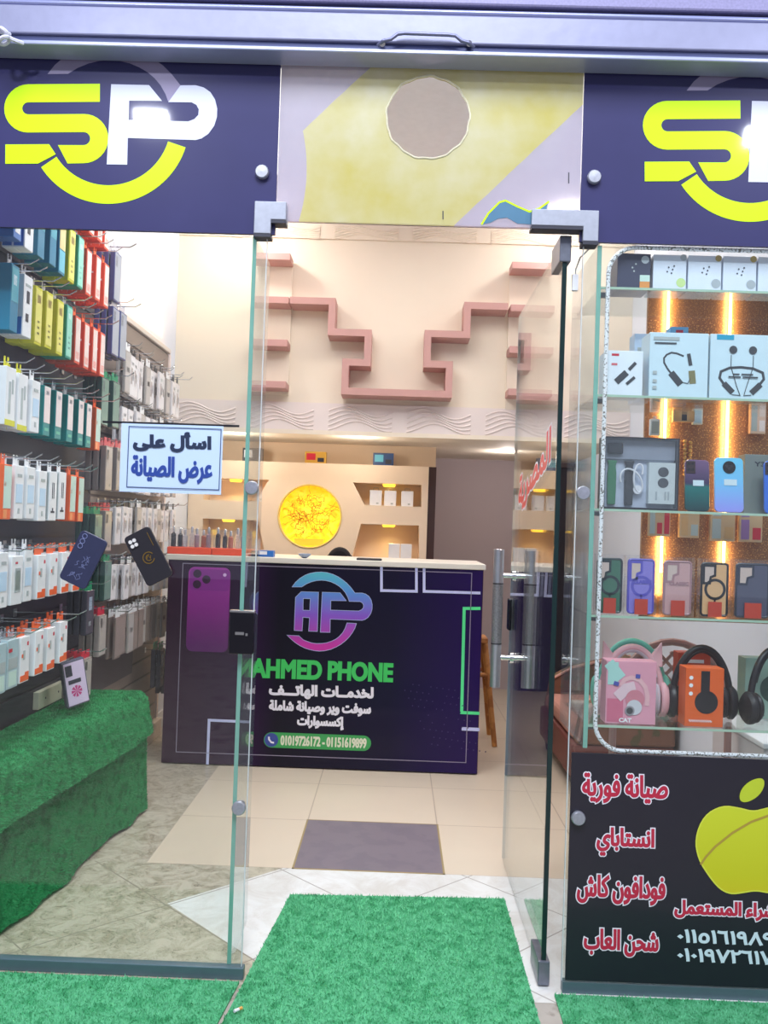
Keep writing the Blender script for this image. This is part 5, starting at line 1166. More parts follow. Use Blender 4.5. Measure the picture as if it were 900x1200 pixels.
for z in zs:
    MB().box(FX+0.0065, SXR, SY0+0.003, SY1, z-0.0065, z).build('glass_shelf', GL, case)
    MB().box(FX+0.0065, SXR, SY0, SY0+0.003, z-0.0065, z).build('shelf_edge', mat('shelf_edge_pale', (172, 200, 180), 0.2, 0, 0.1, 40, coat=0.4), case)
    MB().box(FX+0.006, FX+0.035, SY0+0.03, SY0+0.05, z-0.02, z-0.007).build('shelf_clip', mat('clip_metal', (110, 110, 118), 0.3, 0.7), case, bevel=0.002)
# rounded LED rope frame stuck on the inside of the pane
mb = MB(); yr = FY+0.0125
xa, zt_ = fpt(706, 600)[0], fpt(800, 290)[1]; zb2 = fpt(800, 884)[1]; rr_ = 0.075
pts = [(1.36, zt_)]+arc(xa+rr_, zt_-rr_, rr_, 90, 180, 10)+arc(xa+rr_, zb2+rr_, rr_, 180, 270, 10)+[(1.36, zb2)]
mb.tube([(u, yr, v) for u, v in pts], 0.006, 8)
tag(mb.build('led_rope', spots_mat('unlit_led_rope', (240, 240, 246), (120, 116, 110), 210, 0.66, 0.4, 0, 'voronoi'), smooth=True), 'white rounded-corner LED rope framing the display case opening', 'LED rope')
mb = MB(); mb.tube([P(x, y, yq) for x, y, yq in ((702, 286, FY+0.02), (692, 290, FY+0.05), (680, 302, FY+0.06), (675, 315, FY+0.06), (674, 330, FY+0.06))], 0.0022, 6); mb.mat(1); a = P(674, 322, FY+0.06); mb.box(a.x-0.008, a.x+0.008, a.y-0.007, a.y+0.007, a.z-0.045, a.z)
tag(mb.build('power_lead', [GREYC, mat('plug_white', (232, 232, 236), 0.4)], smooth=False), 'grey lead with white plug hanging in front of the display case side', 'cable')
ys = SY0+0.02
def bx(px0, px1, py0, zi, y=None):
    y = ys if y is None else y
    return P(px0, 600, y).x if False else (P(px0, py0, y).x, P(px1, py0, y).x, P((px0+px1)/2, py0, y).z)
def sbox(name, label, cat, px0, px1, py0, zi, m, parts, y=None, dep=0.09, group=None, rz=0):
    y = ys if y is None else y
    a, b_, zt = bx(px0, px1, py0, zi, y); z = zs[zi]+0.0006
    t = thing(name, label, cat, ((a+b_)/2, y+dep/2, z), group)
    MB().box(a, b_, y, y+dep, z, zt).build('carton', m, t, bevel=0.0015)
    W_, H_ = b_-a, zt-z
    for ip, p in enumerate(parts):
        nm, mm, kind, dat = p; mb = MB(); yy = y-0.0005-0.00025*ip; g = lambda u, v: (a+W_*u, yy, z+H_*v)
        if kind == 'rect':
            u0, u1, v0, v1 = dat; mb.add([g(u0, v0), g(u1, v0), g(u1, v1), g(u0, v1)], [(0, 1, 2, 3)])
        elif kind == 'disc':
            u, v, r_ = dat; mb.add([(a+W_*u+r_*math.cos(q*PI/12), yy, z+H_*v+r_*math.sin(q*PI/12)) for q in range(24)], [tuple(range(24))])
        elif kind == 'line':
            pts_, wd = dat; union_mb(mb, [stroke_poly([(a+W_*u, z+H_*v) for u, v in pts_], wd)], lambda u, v: (u, yy, v))
        elif kind == 'text':
            s_, u0, u1, v0, v1, d_ = dat; text_mb(mb, s_, (a+W_*u0, a+W_*u1, z+H_*v0, z+H_*v1), lambda u, v: (u, yy, v), d_)
        mb.build(nm, mm, t)
    return t
SIL = mat('silver_seal', (186, 194, 200), 0.3, 0.4); GLD = mat('gold_seal', (190, 165, 90), 0.3, 0.4); GRS = mat('green_seal', (200, 225, 150), 0.4)
BOXW = mat('glossy_pale_box', (226, 234, 250), 0.3, coat=0.3)
# shelf 1
sbox('earbud_box', 'dark earbud box with orange sticker at the fin end of the top shelf', 'box', 724, 763, 297, 0, mat('midnight_box', (66, 68, 92), 0.35), [('round_seal', SIL, 'disc', (0.83, 0.83, 0.011)), ('orange_sticker', mat('sticker_orange', (226, 150, 80), 0.4), 'rect', (0.68, 0.98, 0.04, 0.22)), ('sticker_top', PALEG, 'rect', (0.68, 0.98, 0.22, 0.4))]+[('printed_bud', GREYC, 'disc', (u, v, 0.0025)) for u, v in ((0.45, 0.6), (0.55, 0.7), (0.5, 0.5))])
for k, (a, b_, sm, lb) in enumerate(((766, 805, GRS, 'with green seal next to the dark box'), (807, 846, SIL, 'with grey seal, second after the dark box'), (848, 887, SIL, 'with gold top seal, third after the dark box'), (889, 930, SIL, 'fourth after the dark box'))):
    sbox('earbud_box', f'pale earbud box {lb} on the top shelf', 'box', a, b_, 298.5+k, 0, BOXW, [('bottom_seal', sm, 'disc', (0.84, 0.22, 0.013)), ('top_seal', GLD if k else SIL, 'disc', (0.9, 0.93, 0.009))]+[('printed_bud', INK, 'disc', (u, v, 0.0022)) for u, v in ((0.42, 0.52), (0.55, 0.48), (0.58, 0.58), (0.46, 0.64), (0.62, 0.68))], group='pale earbud boxes on the top shelf')
# shelf 2
CB = mat('neckband_grey', (70, 72, 78), 0.35)
sbox('charger_box', 'small white car-charger box at the fin end of second shelf', 'box', 711, 754, 411, 1, mat('adapter_box_white', (228, 236, 246), 0.4), [('brand_mark', RED, 'rect', (0.14, 0.34, 0.88, 0.93)), ('red_text', mat('soft_red_print', (216, 110, 120), 0.4), 'rect', (0.14, 0.3, 0.67, 0.72)), ('printed_charger', CB, 'line', ([(0.28, 0.3), (0.56, 0.52)], 0.018)), ('printed_plug', CB, 'line', ([(0.62, 0.58), (0.8, 0.74)], 0.009)), ('printed_jack', CB, 'line', ([(0.56, 0.26), (0.78, 0.42)], 0.008))])
PB = mat('neckband_box_blue', (206, 228, 240), 0.3, coat=0.3)
t = sbox('neckband_box', 'pale blue neckband earphone box with large U-shaped picture on second shelf', 'box', 762, 831, 390, 1, PB, [('printed_neckband', CB, 'line', ([(0.38, 0.36), (0.31, 0.44), (0.25, 0.53), (0.245, 0.60), (0.29, 0.655), (0.37, 0.69), (0.46, 0.68), (0.58, 0.64)], 0.005)), ('printed_pod', CB, 'line', ([(0.37, 0.38), (0.54, 0.20)], 0.019)), ('printed_pod', mat('pod_olive', (128, 124, 88), 0.4), 'line', ([(0.72, 0.42), (0.745, 0.22)], 0.018)), ('printed_bud', CB, 'line', ([(0.70, 0.5), (0.66, 0.68)], 0.010)), ('printed_cord', CB, 'line', ([(0.55, 0.24), (0.66, 0.22), (0.7, 0.3)], 0.002)), ('printed_title', GREYC, 'rect', (0.06, 0.5, 0.88, 0.93)), ('printed_subtitle', CB, 'rect', (0.08, 0.45, 0.82, 0.845))]+[('printed_icon', GREYC, 'rect', (0.06, 0.13, v, v+0.05)) for v in (0.35, 0.22, 0.12)])
sbox('neckband_box', 'pale blue neckband box with upright earbuds picture at frame edge of second shelf', 'box', 833, 905, 392, 1, PB, [('blue_label', mat('label_cyan', (40, 160, 196), 0.4), 'rect', (0.1, 0.38, 0.91, 0.99)), ('printed_neckband', CB, 'line', ([(0.24, 0.22), (0.16, 0.32), (0.18, 0.42), (0.32, 0.48), (0.5, 0.495), (0.7, 0.48), (0.86, 0.42), (0.88, 0.32), (0.8, 0.22)], 0.007)), ('printed_pod', CB, 'line', ([(0.23, 0.24), (0.38, 0.10)], 0.016)), ('printed_pod', CB, 'line', ([(0.83, 0.24), (0.68, 0.10)], 0.016)), ('printed_cord', CB, 'line', ([(0.36, 0.07), (0.5, 0.06), (0.44, 0.2), (0.34, 0.5), (0.34, 0.68)], 0.002)), ('printed_cord', CB, 'line', ([(0.68, 0.07), (0.56, 0.06), (0.6, 0.2), (0.7, 0.5), (0.7, 0.68)], 0.002)), ('printed_bud', CB, 'disc', (0.37, 0.76, 0.011)), ('printed_bud', CB, 'disc', (0.69, 0.76, 0.011)), ('printed_caption', CB, 'rect', (0.38, 0.48, 0.375, 0.395)), ('printed_caption', CB, 'rect', (0.51, 0.7, 0.375, 0.395)), ('printed_caption', CB, 'rect', (0.3, 0.5, 0.33, 0.352)), ('printed_caption', CB, 'rect', (0.53, 0.78, 0.33, 0.352))])
a = P(786, 470, ys+0.14)
sbox('blue_pouch_box', 'small sky-blue topped box standing behind the neckband box', 'box', 786, 807, 383, 1, mat('sky_blue_box', (110, 180, 236), 0.4), [('printed_mark', RED, 'rect', (0.3, 0.7, 0.9, 0.96)), ('printed_mark', WHITE, 'rect', (0.25, 0.75, 0.8, 0.86))], y=ys+0.14, dep=0.05)
sbox('tilted_white_box', 'white box standing behind the small car-charger box', 'box', 744, 762, 391, 1, mat('soft_blue_white_box', (196, 214, 240), 0.4), [('printed_mark', GREYC, 'rect', (0.2, 0.8, 0.7, 0.8))], y=ys+0.12, dep=0.06)
# shelf 3: smart watch gift box
a, b_, zt = bx(708, 797, 512.5, 2); z = zs[2]+0.0006
t = thing('watch_gift_box', 'open smartwatch gift box with green and black straps on third shelf', 'gift box', ((a+b_)/2, ys+0.03, z))
W_, H_ = b_-a, zt-z
MB().box(a, b_, ys+0.045, ys+0.06, z, zt).build('box_back', mat('watch_box_dark', (46, 46, 54), 0.4), t)
mb = MB()
for x0, x1, z0_, z1_ in ((a, a+0.006, z, zt), (b_-0.006, b_, z, zt), (a+0.006, b_-0.006, z, z+0.006), (a+0.006, b_-0.006, zt-0.006, zt)): mb.box(x0, x1, ys, ys+0.045, z0_, z1_)
mb.build('box_rim', MATS['watch_box_dark'], t)
MB().box(a+0.006, b_-0.006, ys+0.03, ys+0.045, z+0.006, zt-0.006).build('tray_insert', mat('insert_pale', (204, 212, 230), 0.5), t)
MB().box(a+0.007, b_-0.007, ys+0.018, ys+0.03, z+H_*0.70, zt-0.007).build('upper_insert', mat('insert_grey', (150, 156, 170), 0.4), t)
mb = MB().box(a+W_*0.06, a+W_*0.27, ys+0.006, ys+0.018, z+H_*0.76, z+H_*0.92); mb.build('watch_face', mat('watch_black', (30, 30, 36), 0.15), t, bevel=0.008, seg=4)
for u, m_ , nm in ((0.14, mat('strap_green', (36, 124, 74), 0.5), 'green_strap'), (0.37, mat('strap_black', (30, 30, 34), 0.5), 'black_strap')):
    x = a+W_*u; pl = [(x-0.011, z+0.012), (x+0.011, z+0.012), (x+0.0125, z+H_*0.3), (x+0.0125, z+H_*0.5), (x+0.010, z+H_*0.6), (x+0.014, z+H_*0.68), (x-0.014, z+H_*0.68), (x-0.010, z+H_*0.6), (x-0.0125, z+H_*0.5), (x-0.0125, z+H_*0.3)]
    MB().prism(pl, ys+0.018, ys+0.03).build(nm, m_, t, bevel=0.003)
pts = [(a+W_*(0.43+0.1*math.cos(q)+0.09*math.sin(q*0.5)), ys+0.014-0.002*math.cos(q*2), z+H_*(0.44+0.16*math.sin(q)+0.05*math.cos(q*0.5))) for q in [i*0.3 for i in range(34)]]
mb = MB(); mb.tube(pts, 0.0028, 7); mb.build('charging_cable', WHITE, t, smooth=True)
mb = MB().cyl((a+W_*0.48, ys+0.03, z+H_*0.28), (a+W_*0.48, ys+0.014, z+H_*0.28), 0.0125, 20); mb.build('charging_puck', WHITE, t, smooth=True)
c = MB().box(a+W_*0.61, b_-0.009, ys+0.005, ys+0.03, z+H_*0.09, z+H_*0.66).build('booklet', mat('booklet_white', (214, 222, 222), 0.45), t)
for v, nm in ((0.53, 'printed_watch'), (0.38, 'printed_strap')):
    mb = MB(); mb.add([(a+W_*0.80+0.015*math.cos(q*PI/10), ys+0.0045, z+H_*v+0.014*math.sin(q*PI/10)) for q in range(20)], [tuple(range(20))]); mb.build(nm, CB, c)
for u in (0.7, 0.82, 0.86): MB().box(a+W_*u, a+W_*(u+0.025), ys+0.0042, ys+0.0048, z+H_*0.14, z+H_*0.26).build('printed_text', GREYC, c)
MB().box(a+0.004, b_-0.004, ys-0.0015, ys-0.0005, z+0.004, zt-0.004).build('plastic_wrap', glass('wrap_film', (0.97, 0.97, 0.98), 0.08, 1.35, 0.05), t)
# phones on shelf 3
def phone(label, px0, px1, py0, m, cam_, lean, rad=0.013):
    a, b_, zt = bx(px0, px1, py0, 2); z = zs[2]+0.001; w_ = (b_-a); h_ = (zt-z)/math.cos(lean)
    t = thing('mobile_phone', label, 'phone', ((a+b_)/2, ys, z), rot=(-lean, 0, 0))
    r_ = rad; pl = arc(w_/2-r_, h_-r_, r_, 0, 90, 6)+arc(-w_/2+r_, h_-r_, r_, 90, 180, 6)+arc(-w_/2+r_, r_, r_, 180, 270, 6)+arc(w_/2-r_, r_, r_, 270, 360, 6)
    MB().prism(pl, -0.004, 0.004).build('phone_body', m, t, bevel=0.002, world=False)
    MB().box(-w_*0.18, w_*0.26, -0.0052, -0.0042, h_*0.49, h_*0.60).build('price_sticker', mat('sticker_pale', (200, 218, 228), 0.5), t, world=False)
    if cam_ == 'round':
        mb = MB().cyl((0, -0.004, h_*0.82), (0, -0.006, h_*0.82), w_*0.22, 26); o = mb.build('camera_ring', BLACK, t, smooth=True, world=False)
        for u, v in ((-0.09, 0.02), (0.09, 0.02), (0, -0.02)): MB().cyl((w_*u, -0.006, h_*(0.82+v)), (w_*u, -0.0068, h_*(0.82+v)), 0.004, 12).build('lens', DARK, o, world=False)
    else:
        MB().prism([(-w_*0.46, h_*0.73), (-w_*0.08, h_*0.73), (-w_*0.08, h_*0.97), (-w_*0.46, h_*0.97)], -0.0062, -0.004).build('camera_block', mat('camera_bronze', (60, 46, 50), 0.3), t, bevel=0.0015, world=False)
        for u, v in ((-0.36, 0.91), (-0.2, 0.91), (-0.36, 0.8), (-0.2, 0.8)): MB().cyl((w_*u, -0.006, h_*v), (w_*u, -0.0072, h_*v), 0.0036, 12).build('lens', BLACK, t, world=False)
    return t
phone('dark purple-to-teal phone with pale price sticker beside the watch gift box', 804, 833, 538.5, ramp_mat('phone_purple_teal', [(0, (30, 60, 66)), (0.45, (30, 110, 108)), (0.52, (62, 52, 84)), (1, (120, 92, 130))], 2, 0.0, 0.15, 0.15, coat=0.6), 'block', 0.1)
phone('sky-blue phone with round black camera ring on third shelf', 839, 873, 536, ramp_mat('phone_sky', [(0, (150, 150, 236)), (0.5, (120, 190, 240)), (1, (110, 200, 236))], 2, 0.0, 0.16, 0.15, coat=0.6), 'round', 0.1)
sbox('phone_box', 'grey phone box lettered Y3 standing behind the edge phone on third shelf', 'box', 873, 925, 533, 2, mat('phone_box_grey', (120, 128, 126), 0.45), [('printed_model', INK, 'text', ('Y3', 0.22, 0.45, 0.8, 0.88, 0.0006))], y=ys+0.06, dep=0.05)
phone('blue phone leaning on the grey lettered box at frame edge', 897, 926, 540, mat('phone_blue_frame', (60, 110, 210), 0.2, coat=0.5), 'block', 0.1)
# shelf 4: boxed phone cases with red tags
def casebox(label, px0, px1, py0, shell, backm, ring, txt=True):
    a, b_, zt = bx(px0, px1, py0, 3); z = zs[3]+0.0006; W_, H_ = b_-a, zt-z; y = ys
    t = thing('boxed_phone_case', label, 'phone case', ((a+b_)/2, y+0.013, z), 'boxed phone cases on the fourth shelf')
    MB().box(a, b_, y, y+0.026, z, zt).build('clear_box', PLASTIC, t)
    x0, x1, z0_, z1_ = a+W_*0.1, b_-W_*0.08, z+H_*0.035, zt-H_*0.08; r_ = 0.008
    pl = arc(x1-r_, z1_-r_, r_, 0, 90, 4)+arc(x0+r_, z1_-r_, r_, 90, 180, 4)+arc(x0+r_, z0_+r_, r_, 180, 270, 4)+arc(x1-r_, z0_+r_, r_, 270, 360, 4)
    s_ = MB().prism(pl, y+0.012, y+0.020).build('case_back', backm, t)
    mb = MB(); mb.tube([(u, y+0.0135, v) for u, v in pl], 0.0035, 6, True); mb.build('bumper_frame', shell, t, smooth=True)
    cw_, ch_ = W_*0.36, H_*0.3; cx_, cz_ = x0+W_*0.06, z1_-H_*0.04-ch_
    mb = MB(); ribbon_mb(mb, [(cx_, cz_), (cx_+cw_*0.55, cz_), (cx_+cw_*0.62, cz_+ch_*0.35), (cx_+cw_, cz_+ch_*0.45), (cx_+cw_, cz_+ch_), (cx_, cz_+ch_)], 0.0065, lambda u, v: (u, y+0.0112, v), True); mb.build('camera_frame', shell, t)
    mb = MB(); g = lambda u, v: (u, y+0.0116, v); mb.add([g(cx_+0.002, cz_+0.002), g(cx_+cw_*0.55, cz_+0.002), g(cx_+cw_*0.6, cz_+ch_*0.38), g(cx_+cw_-0.002, cz_+ch_*0.48), g(cx_+cw_-0.002, cz_+ch_-0.002), g(cx_+0.002, cz_+ch_-0.002)], [(0, 1, 2, 3, 4, 5)]); mb.build('camera_opening', mat('opening_pale_mauve', (212, 190, 180), 0.5), t)
    if ring:
        rx = a+W_*0.53; rz = z+H_*0.48
        mb = MB(); ribbon_mb(mb, arc(rx, rz, W_*0.30, 0, 360, 36)[:-1], 0.0075, lambda u, v: (u, y+0.0112, v), True); ribbon_mb(mb, [(rx, rz-W_*0.29), (rx, rz-W_*0.42)], 0.005, lambda u, v: (u, y+0.0112, v)); mb.build('magnet_ring', shell, t)
    if txt:
        mb = MB(); text_mb(mb, 'CLASSIC', (a+W_*0.25, a+W_*0.86, z+H_*0.52, z+H_*0.585), lambda u, v: (u, y+0.0106, v), 0.001); mb.build('case_lettering', shell, t)
    MB().box(a+W_*0.3, a+W_*0.73, y+0.004, y+0.0055, z+H_*0.015, z+H_*0.27).build('red_tag', mat('tag_red', (200, 66, 46), 0.4), t)
    return t
casebox('boxed green phone case with dark magnet ring, nearest the fin on fourth shelf', 699, 733, 649.5, mat('case_dark_teal', (34, 48, 52), 0.3), mat('case_green', (62, 112, 90), 0.3), True, False)
casebox('boxed violet-blue phone case with ring on fourth shelf', 735, 771, 650.5, mat('case_violet', (92, 84, 190), 0.3), mat('case_lilac', (140, 128, 214), 0.3), True)
casebox('boxed pale mauve phone case without ring on fourth shelf', 777, 815, 653, mat('case_mauve_frame', (170, 130, 136), 0.3), mat('case_mauve', (206, 164, 164), 0.3), False)
casebox('boxed clear phone case with black frame and black ring on fourth shelf', 821, 858, 655, mat('case_black_frame', (26, 24, 28), 0.3), mat('case_amber_clear', (226, 180, 130), 0.3), True, False)
casebox('boxed slate-blue phone case at frame edge of fourth shelf', 861, 907, 656, mat('case_slate_frame', (50, 54, 70), 0.3), mat('case_slate', (84, 84, 106), 0.3), False, False)
# hanging accessory pouches between shelves 3 and 4 (on the brown panel)
def pouch(label, px0, px1, py0, py1, body, bands, y=BY-0.03):
    a = P(px0, py1, y); b_ = P(px1, py0, y); t = thing('accessory_pouch', label, 'packet', ((a.x+b_.x)/2, y, a.z), 'accessory packets on the sparkling brown panel')
    MB().box(a.x, b_.x, y, y+0.018, a.z, b_.z).build('clear_pouch', body, t, bevel=0.002)
    n = len(bands)
    for i, m_ in enumerate(bands): 
        u0 = a.x+(b_.x-a.x)*(i+0.15)/n; u1 = a.x+(b_.x-a.x)*(i+0.85)/n; MB().box(u0, u1, y-0.0012, y-0.0002, a.z+(b_.z-a.z)*0.1, a.z+(b_.z-a.z)*(0.55 if i % 2 else 0.85)).build('item_inside', m_, t)
    MB().cyl(((a.x+b_.x)/2, y+0.009, b_.z+0.006), ((a.x+b_.x)/2, BY-0.0004, b_.z+0.006), 0.002, 8).build('hang_pin', WIRE, t)
    MB().box((a.x+b_.x)/2-0.006, (a.x+b_.x)/2+0.006, y+0.008, y+0.01, b_.z-0.002, b_.z+0.01).build('hang_tab', PLASTICW, t)
CLP = mat('clear_tan_pouch', (206, 172, 136), 0.25)
pouch('tan pouch with red tags hanging under third shelf by the first light strip', 760, 786, 600, 628, CLP, [GREYC, RED, RED]); pouch('tan pouch hanging under third shelf between the light strips', 796, 820, 602, 630, CLP, [KRAFT, GREYC])
pouch('tan pouch with dark items hanging under third shelf at the second light strip', 832, 862, 604, 634, CLP, [GREYC, KRAFT]); pouch('violet and red pouch hanging under third shelf at frame edge', 866, 894, 605, 635, CLP, [mat('violet_item', (150, 110, 170), 0.4), RED])
pouch('small white packet hanging under second shelf by the first light strip', 762, 774, 491, 510, WHITE, [GREYC]); pouch('tan jewellery packet hanging under second shelf', 789, 815, 479, 494, CLP, [KRAFT, INK, KRAFT])
pouch('white clip packet hanging under second shelf', 812, 824, 478, 497, WHITE, [PALEB]); pouch('pink packet hanging under second shelf at frame edge', 879, 898, 480, 508, mat('pale_pink_pouch', (226, 190, 170), 0.4), [GREYC, PINKP])
mb = MB()
for k in range(26):
    x = P(802+8*math.sin(2.1*k), 540, BY-0.012).x; z = P(802, 517+1.6*k, BY-0.012).z; mb.sphere((x, BY-0.010, z), 0.0065, 8, 6)
tag(mb.build('bead_chain', mat('gold_bead', (236, 190, 110), 0.25, 0.5), smooth=True), 'gold bead chain hanging on the brown panel beside first light strip', 'chain')
# shelf 5: headphones
def headphone(name, label, px, py_top, w_, h_, m, mp, y, cups=(0.034, 0.05), ears=None, tilt=0.0):
    z = zs[4]+0.001; x = P(px, py_top, y).x
    t = thing(name, label, 'headphones', (x, y, z), rot=(0, 0, tilt))
    pts = [(w_/2*math.cos(a), 0, cups[1]+(h_-cups[1])*math.sin(a)) for a in [PI*i/24 for i in range(25)]]
    o = MB().tube(pts, 0.0095, 10).build('headband', m, t, smooth=True, world=False)
    MB().tube([(p[0]*0.93, 0, p[2]-0.008) for p in pts[4:-4]], 0.0075, 8).build('band_padding', mp, t, smooth=True, world=False)
    for s_ in (-1, 1):
        mb = MB(); mb.T = Matrix.Translation((s_*w_/2, 0, cups[1]+0.003)) @ Matrix.Rotation(s_*PI/2, 4, 'Y') @ Matrix.Scale(cups[1]/cups[0], 4, (1, 0, 0))
        mb.lathe([(0.012, 0.017), (cups[0]*0.8, 0.015), (cups[0], 0.006), (cups[0], -0.004), (cups[0]*0.9, -0.008)], 24)
        c = mb.build('ear_cup', m, t, smooth=True, world=False)
        mb = MB(); mb.T = Matrix.Translation((s_*(w_/2-0.012), 0, cups[1]+0.003)) @ Matrix.Rotation(s_*PI/2, 4, 'Y') @ Matrix.Scale(cups[1]/cups[0], 4, (1, 0, 0))
        mb.lathe([(cups[0]*0.86, 0.0), (cups[0]*0.92, -0.006), (cups[0]*0.8, -0.014), (cups[0]*0.4, -0.014)], 24); mb.build('ear_cushion', mp, c, smooth=True, world=False)
    if ears:
        for s_ in (-1, 1):
            x_ = s_*w_*0.33; zb_ = cups[1]+(h_-cups[1])*0.72
            mb = MB().hexa([(x_-0.028, -0.008, zb_-0.012), (x_+0.028, -0.008, zb_-0.012), (x_+s_*0.026, -0.003, zb_+0.058)], [(x_-0.028, 0.016, zb_-0.012), (x_+0.028, 0.016, zb_-0.012), (x_+s_*0.026, 0.009, zb_+0.058)])
            mb.build('cat_ear', ears, t, bevel=0.003, world=False)
    return t
PK = mat('headset_pink', (228, 178, 186), 0.4); AQ = mat('headset_aqua', (120, 210, 190), 0.4); BKH = mat('headset_black', (32, 30, 38), 0.4); CUSH = mat('cushion_grey', (196, 186, 196), 0.6)
headphone('headphones', 'pink cat-ear headphones standing behind their pink box on the bottom shelf', 741, 770, 0.175, 0.20, PK, CUSH, ys+0.10, (0.034, 0.05), PK)
headphone('headphones', 'aqua headphones half hidden behind the pink cat-ear pair', 741, 752, 0.20, 0.205, AQ, CUSH, ys+0.2, (0.036, 0.052), None, 0.1)
sbox('headphone_box', 'pink headphone box lettered CAT on the bottom shelf', 'box', 711, 770, 775, 4, mat('cat_box_pink', (222, 156, 176), 0.4), [('pink_field', mat('print_rose', (206, 110, 138), 0.4), 'rect', (0.03, 0.35, 0.03, 0.40)), ('teal_field', mat('print_mint', (170, 214, 208), 0.4), 'line', ([(0.04, 0.97), (0.30, 0.72)], 0.03)), ('teal_field', mat('print_mint', (170, 214, 208), 0.4), 'rect', (0.03, 0.24, 0.62, 0.98)), ('printed_band', PK, 'line', ([(0.30, 0.60), (0.36, 0.70), (0.5, 0.745), (0.66, 0.71), (0.78, 0.6), (0.83, 0.45), (0.82, 0.3)], 0.012)), ('printed_cup', mat('print_cup_pale', (226, 196, 206), 0.4), 'line', ([(0.22, 0.42), (0.4, 0.56), (0.58, 0.6)], 0.03)), ('printed_cup', mat('print_cup_deep', (206, 130, 146), 0.4), 'disc', (0.58, 0.40, 0.026)), ('printed_cup', mat('print_silver', (206, 206, 214), 0.4), 'disc', (0.57, 0.27, 0.021)), ('printed_cup', mat('print_ring_grey', (150, 146, 154), 0.4), 'disc', (0.48, 0.215, 0.0135)), ('printed_lens', CB, 'disc', (0.48, 0.215, 0.009)), ('printed_ear', mat('print_ear_blue', (76, 84, 168), 0.4), 'line', ([(0.15, 0.65), (0.25, 0.63)], 0.011)), ('printed_ear', mat('print_ear_blue', (76, 84, 168), 0.4), 'line', ([(0.58, 0.77), (0.67, 0.765)], 0.011)), ('printed_title', WHITE, 'text', ('CAT', 0.27, 0.52, 0.03, 0.1, 0.0008))], dep=0.06)
headphone('headphones', 'black headphones behind the orange headphone box on the bottom shelf', 823, 764, 0.165, 0.205, BKH, BKH, ys+0.098, (0.034, 0.048))
sbox('headphone_box', 'orange headphone box with black headphone picture on the bottom shelf', 'box', 804, 849, 783, 4, mat('headphone_box_orange', (226, 98, 42), 0.4), [('printed_band', BKH, 'rect', (0.4, 0.63, 0.5, 0.95)), ('printed_cup', BKH, 'disc', (0.55, 0.42, 0.032))]+[('printed_icon', WHITE, 'disc', (0.14, v, 0.0055)) for v in (0.56, 0.70, 0.83)]+[('printed_title', WHITE, 'line', ([(0.1+0.02*i, 0.10+0.022*math.sin(i*2.1)) for i in range(31)], 0.0016))], dep=0.06)
bgx = P(824, 800, ys+0.07).x
mb = MB()
t = thing('orange_card_box', 'orange-red box standing behind the black headphones', 'box', (bgx, ys+0.2, zs[4]))
a_, b_2 = P(795, 770, ys+0.17).x, P(833, 770, ys+0.17).x; zt = P(815, 765, ys+0.17).z
MB().box(a_, b_2, ys+0.17, ys+0.22, zs[4]+0.0006, zt).build('carton', mat('red_orange_box', (206, 72, 44), 0.4), t, bevel=0.002); MB().box(a_+0.02, b_2-0.02, ys+0.169, ys+0.1698, zt-0.03, zt-0.02).build('printed_title', WHITE, t)
headphone('headphones', 'black headphones in front of the grey-green box at frame edge', 906, 752, 0.145, 0.21, BKH, BKH, ys+0.06, (0.036, 0.046), tilt=0.3)
sbox('headphone_box', 'grey-green headphone box at frame edge of the bottom shelf', 'box', 874, 930, 772, 4, mat('grey_green_box', (150, 178, 166), 0.4), [('printed_model', CB, 'text', ('P5', 0.25, 0.42, 0.04, 0.1, 0.0005)), ('printed_cup', mat('print_dark_green', (60, 84, 80), 0.4), 'disc', (0.6, 0.5, 0.04))], y=ys+0.14, dep=0.06)

# ================================================================== BACK RIGHT CORNER: SOFA, CHAIR
FLO = spots_mat('brown_floral_fabric', (128, 86, 66), (92, 84, 54), 16, 0.52, 0.8, 0, 'noise'); SEATF = mat('rose_seat_fabric', (196, 140, 124), 0.8, 0, 0.1, 40); SOFW = mat('sofa_red_brown', (112, 58, 52), 0.5, 0, 0.1, 12); PIPE = mat('sofa_piping', (206, 156, 140), 0.6)
sx0, sx1, sy0, sy1 = 0.86, 1.345, 4.25, 5.2
t = thing('sofa', 'brown floral sofa along the far side wall, seen through the doorway edge', 'sofa', ((sx0+sx1)/2, (sy0+sy1)/2, 0))
MB().box(sx0, sx1, sy0, sy1, 0.07, 0.24).build('seat_base', SOFW, t, bevel=0.015)
MB().box(sx0+0.01, sx1-0.12, sy0+0.1, sy1-0.1, 0.241, 0.33).build('seat_cushion', SEATF, t, bevel=0.03, seg=3)
MB().box(sx1-0.13, sx1, sy0+0.02, sy1-0.02, 0.241, 0.56).build('backrest', FLO, t, bevel=0.03, seg=3)
for y0, y1, in ((sy0, sy0+0.1), (sy1-0.1, sy1)):
    pl = [(sx0+0.02, 0.241), (sx1, 0.241), (sx1, 0.55), (sx0+0.34, 0.52), (sx0+0.16, 0.475), (sx0+0.05, 0.41)]
    o = MB().prism(pl, y0, y1).build('armrest', FLO, t, bevel=0.012)
    mb = MB().tube([(x, y0-0.002, z) for x, z in [(sx0+0.03, 0.26), (sx0+0.05, 0.41), (sx0+0.16, 0.477), (sx0+0.34, 0.522), (sx1, 0.552)]], 0.008, 8); mb.build('piping', PIPE, o, smooth=True)
for x in (sx0+0.05, sx1-0.05):
    for y in (sy0+0.06, sy1-0.06): MB().lathe([(0.02, 0.002), (0.028, 0.07)], 12, (x, y, 0)).build('leg', mat('dark_wood_leg', (58, 36, 32), 0.5), t, smooth=True)
MB().box(sx0+0.08, sx1-0.16, 4.42, 4.75, 0.3305, 0.36).build('throw', mat('folded_white_cloth', (222, 214, 206), 0.8), None, bevel=0.01)
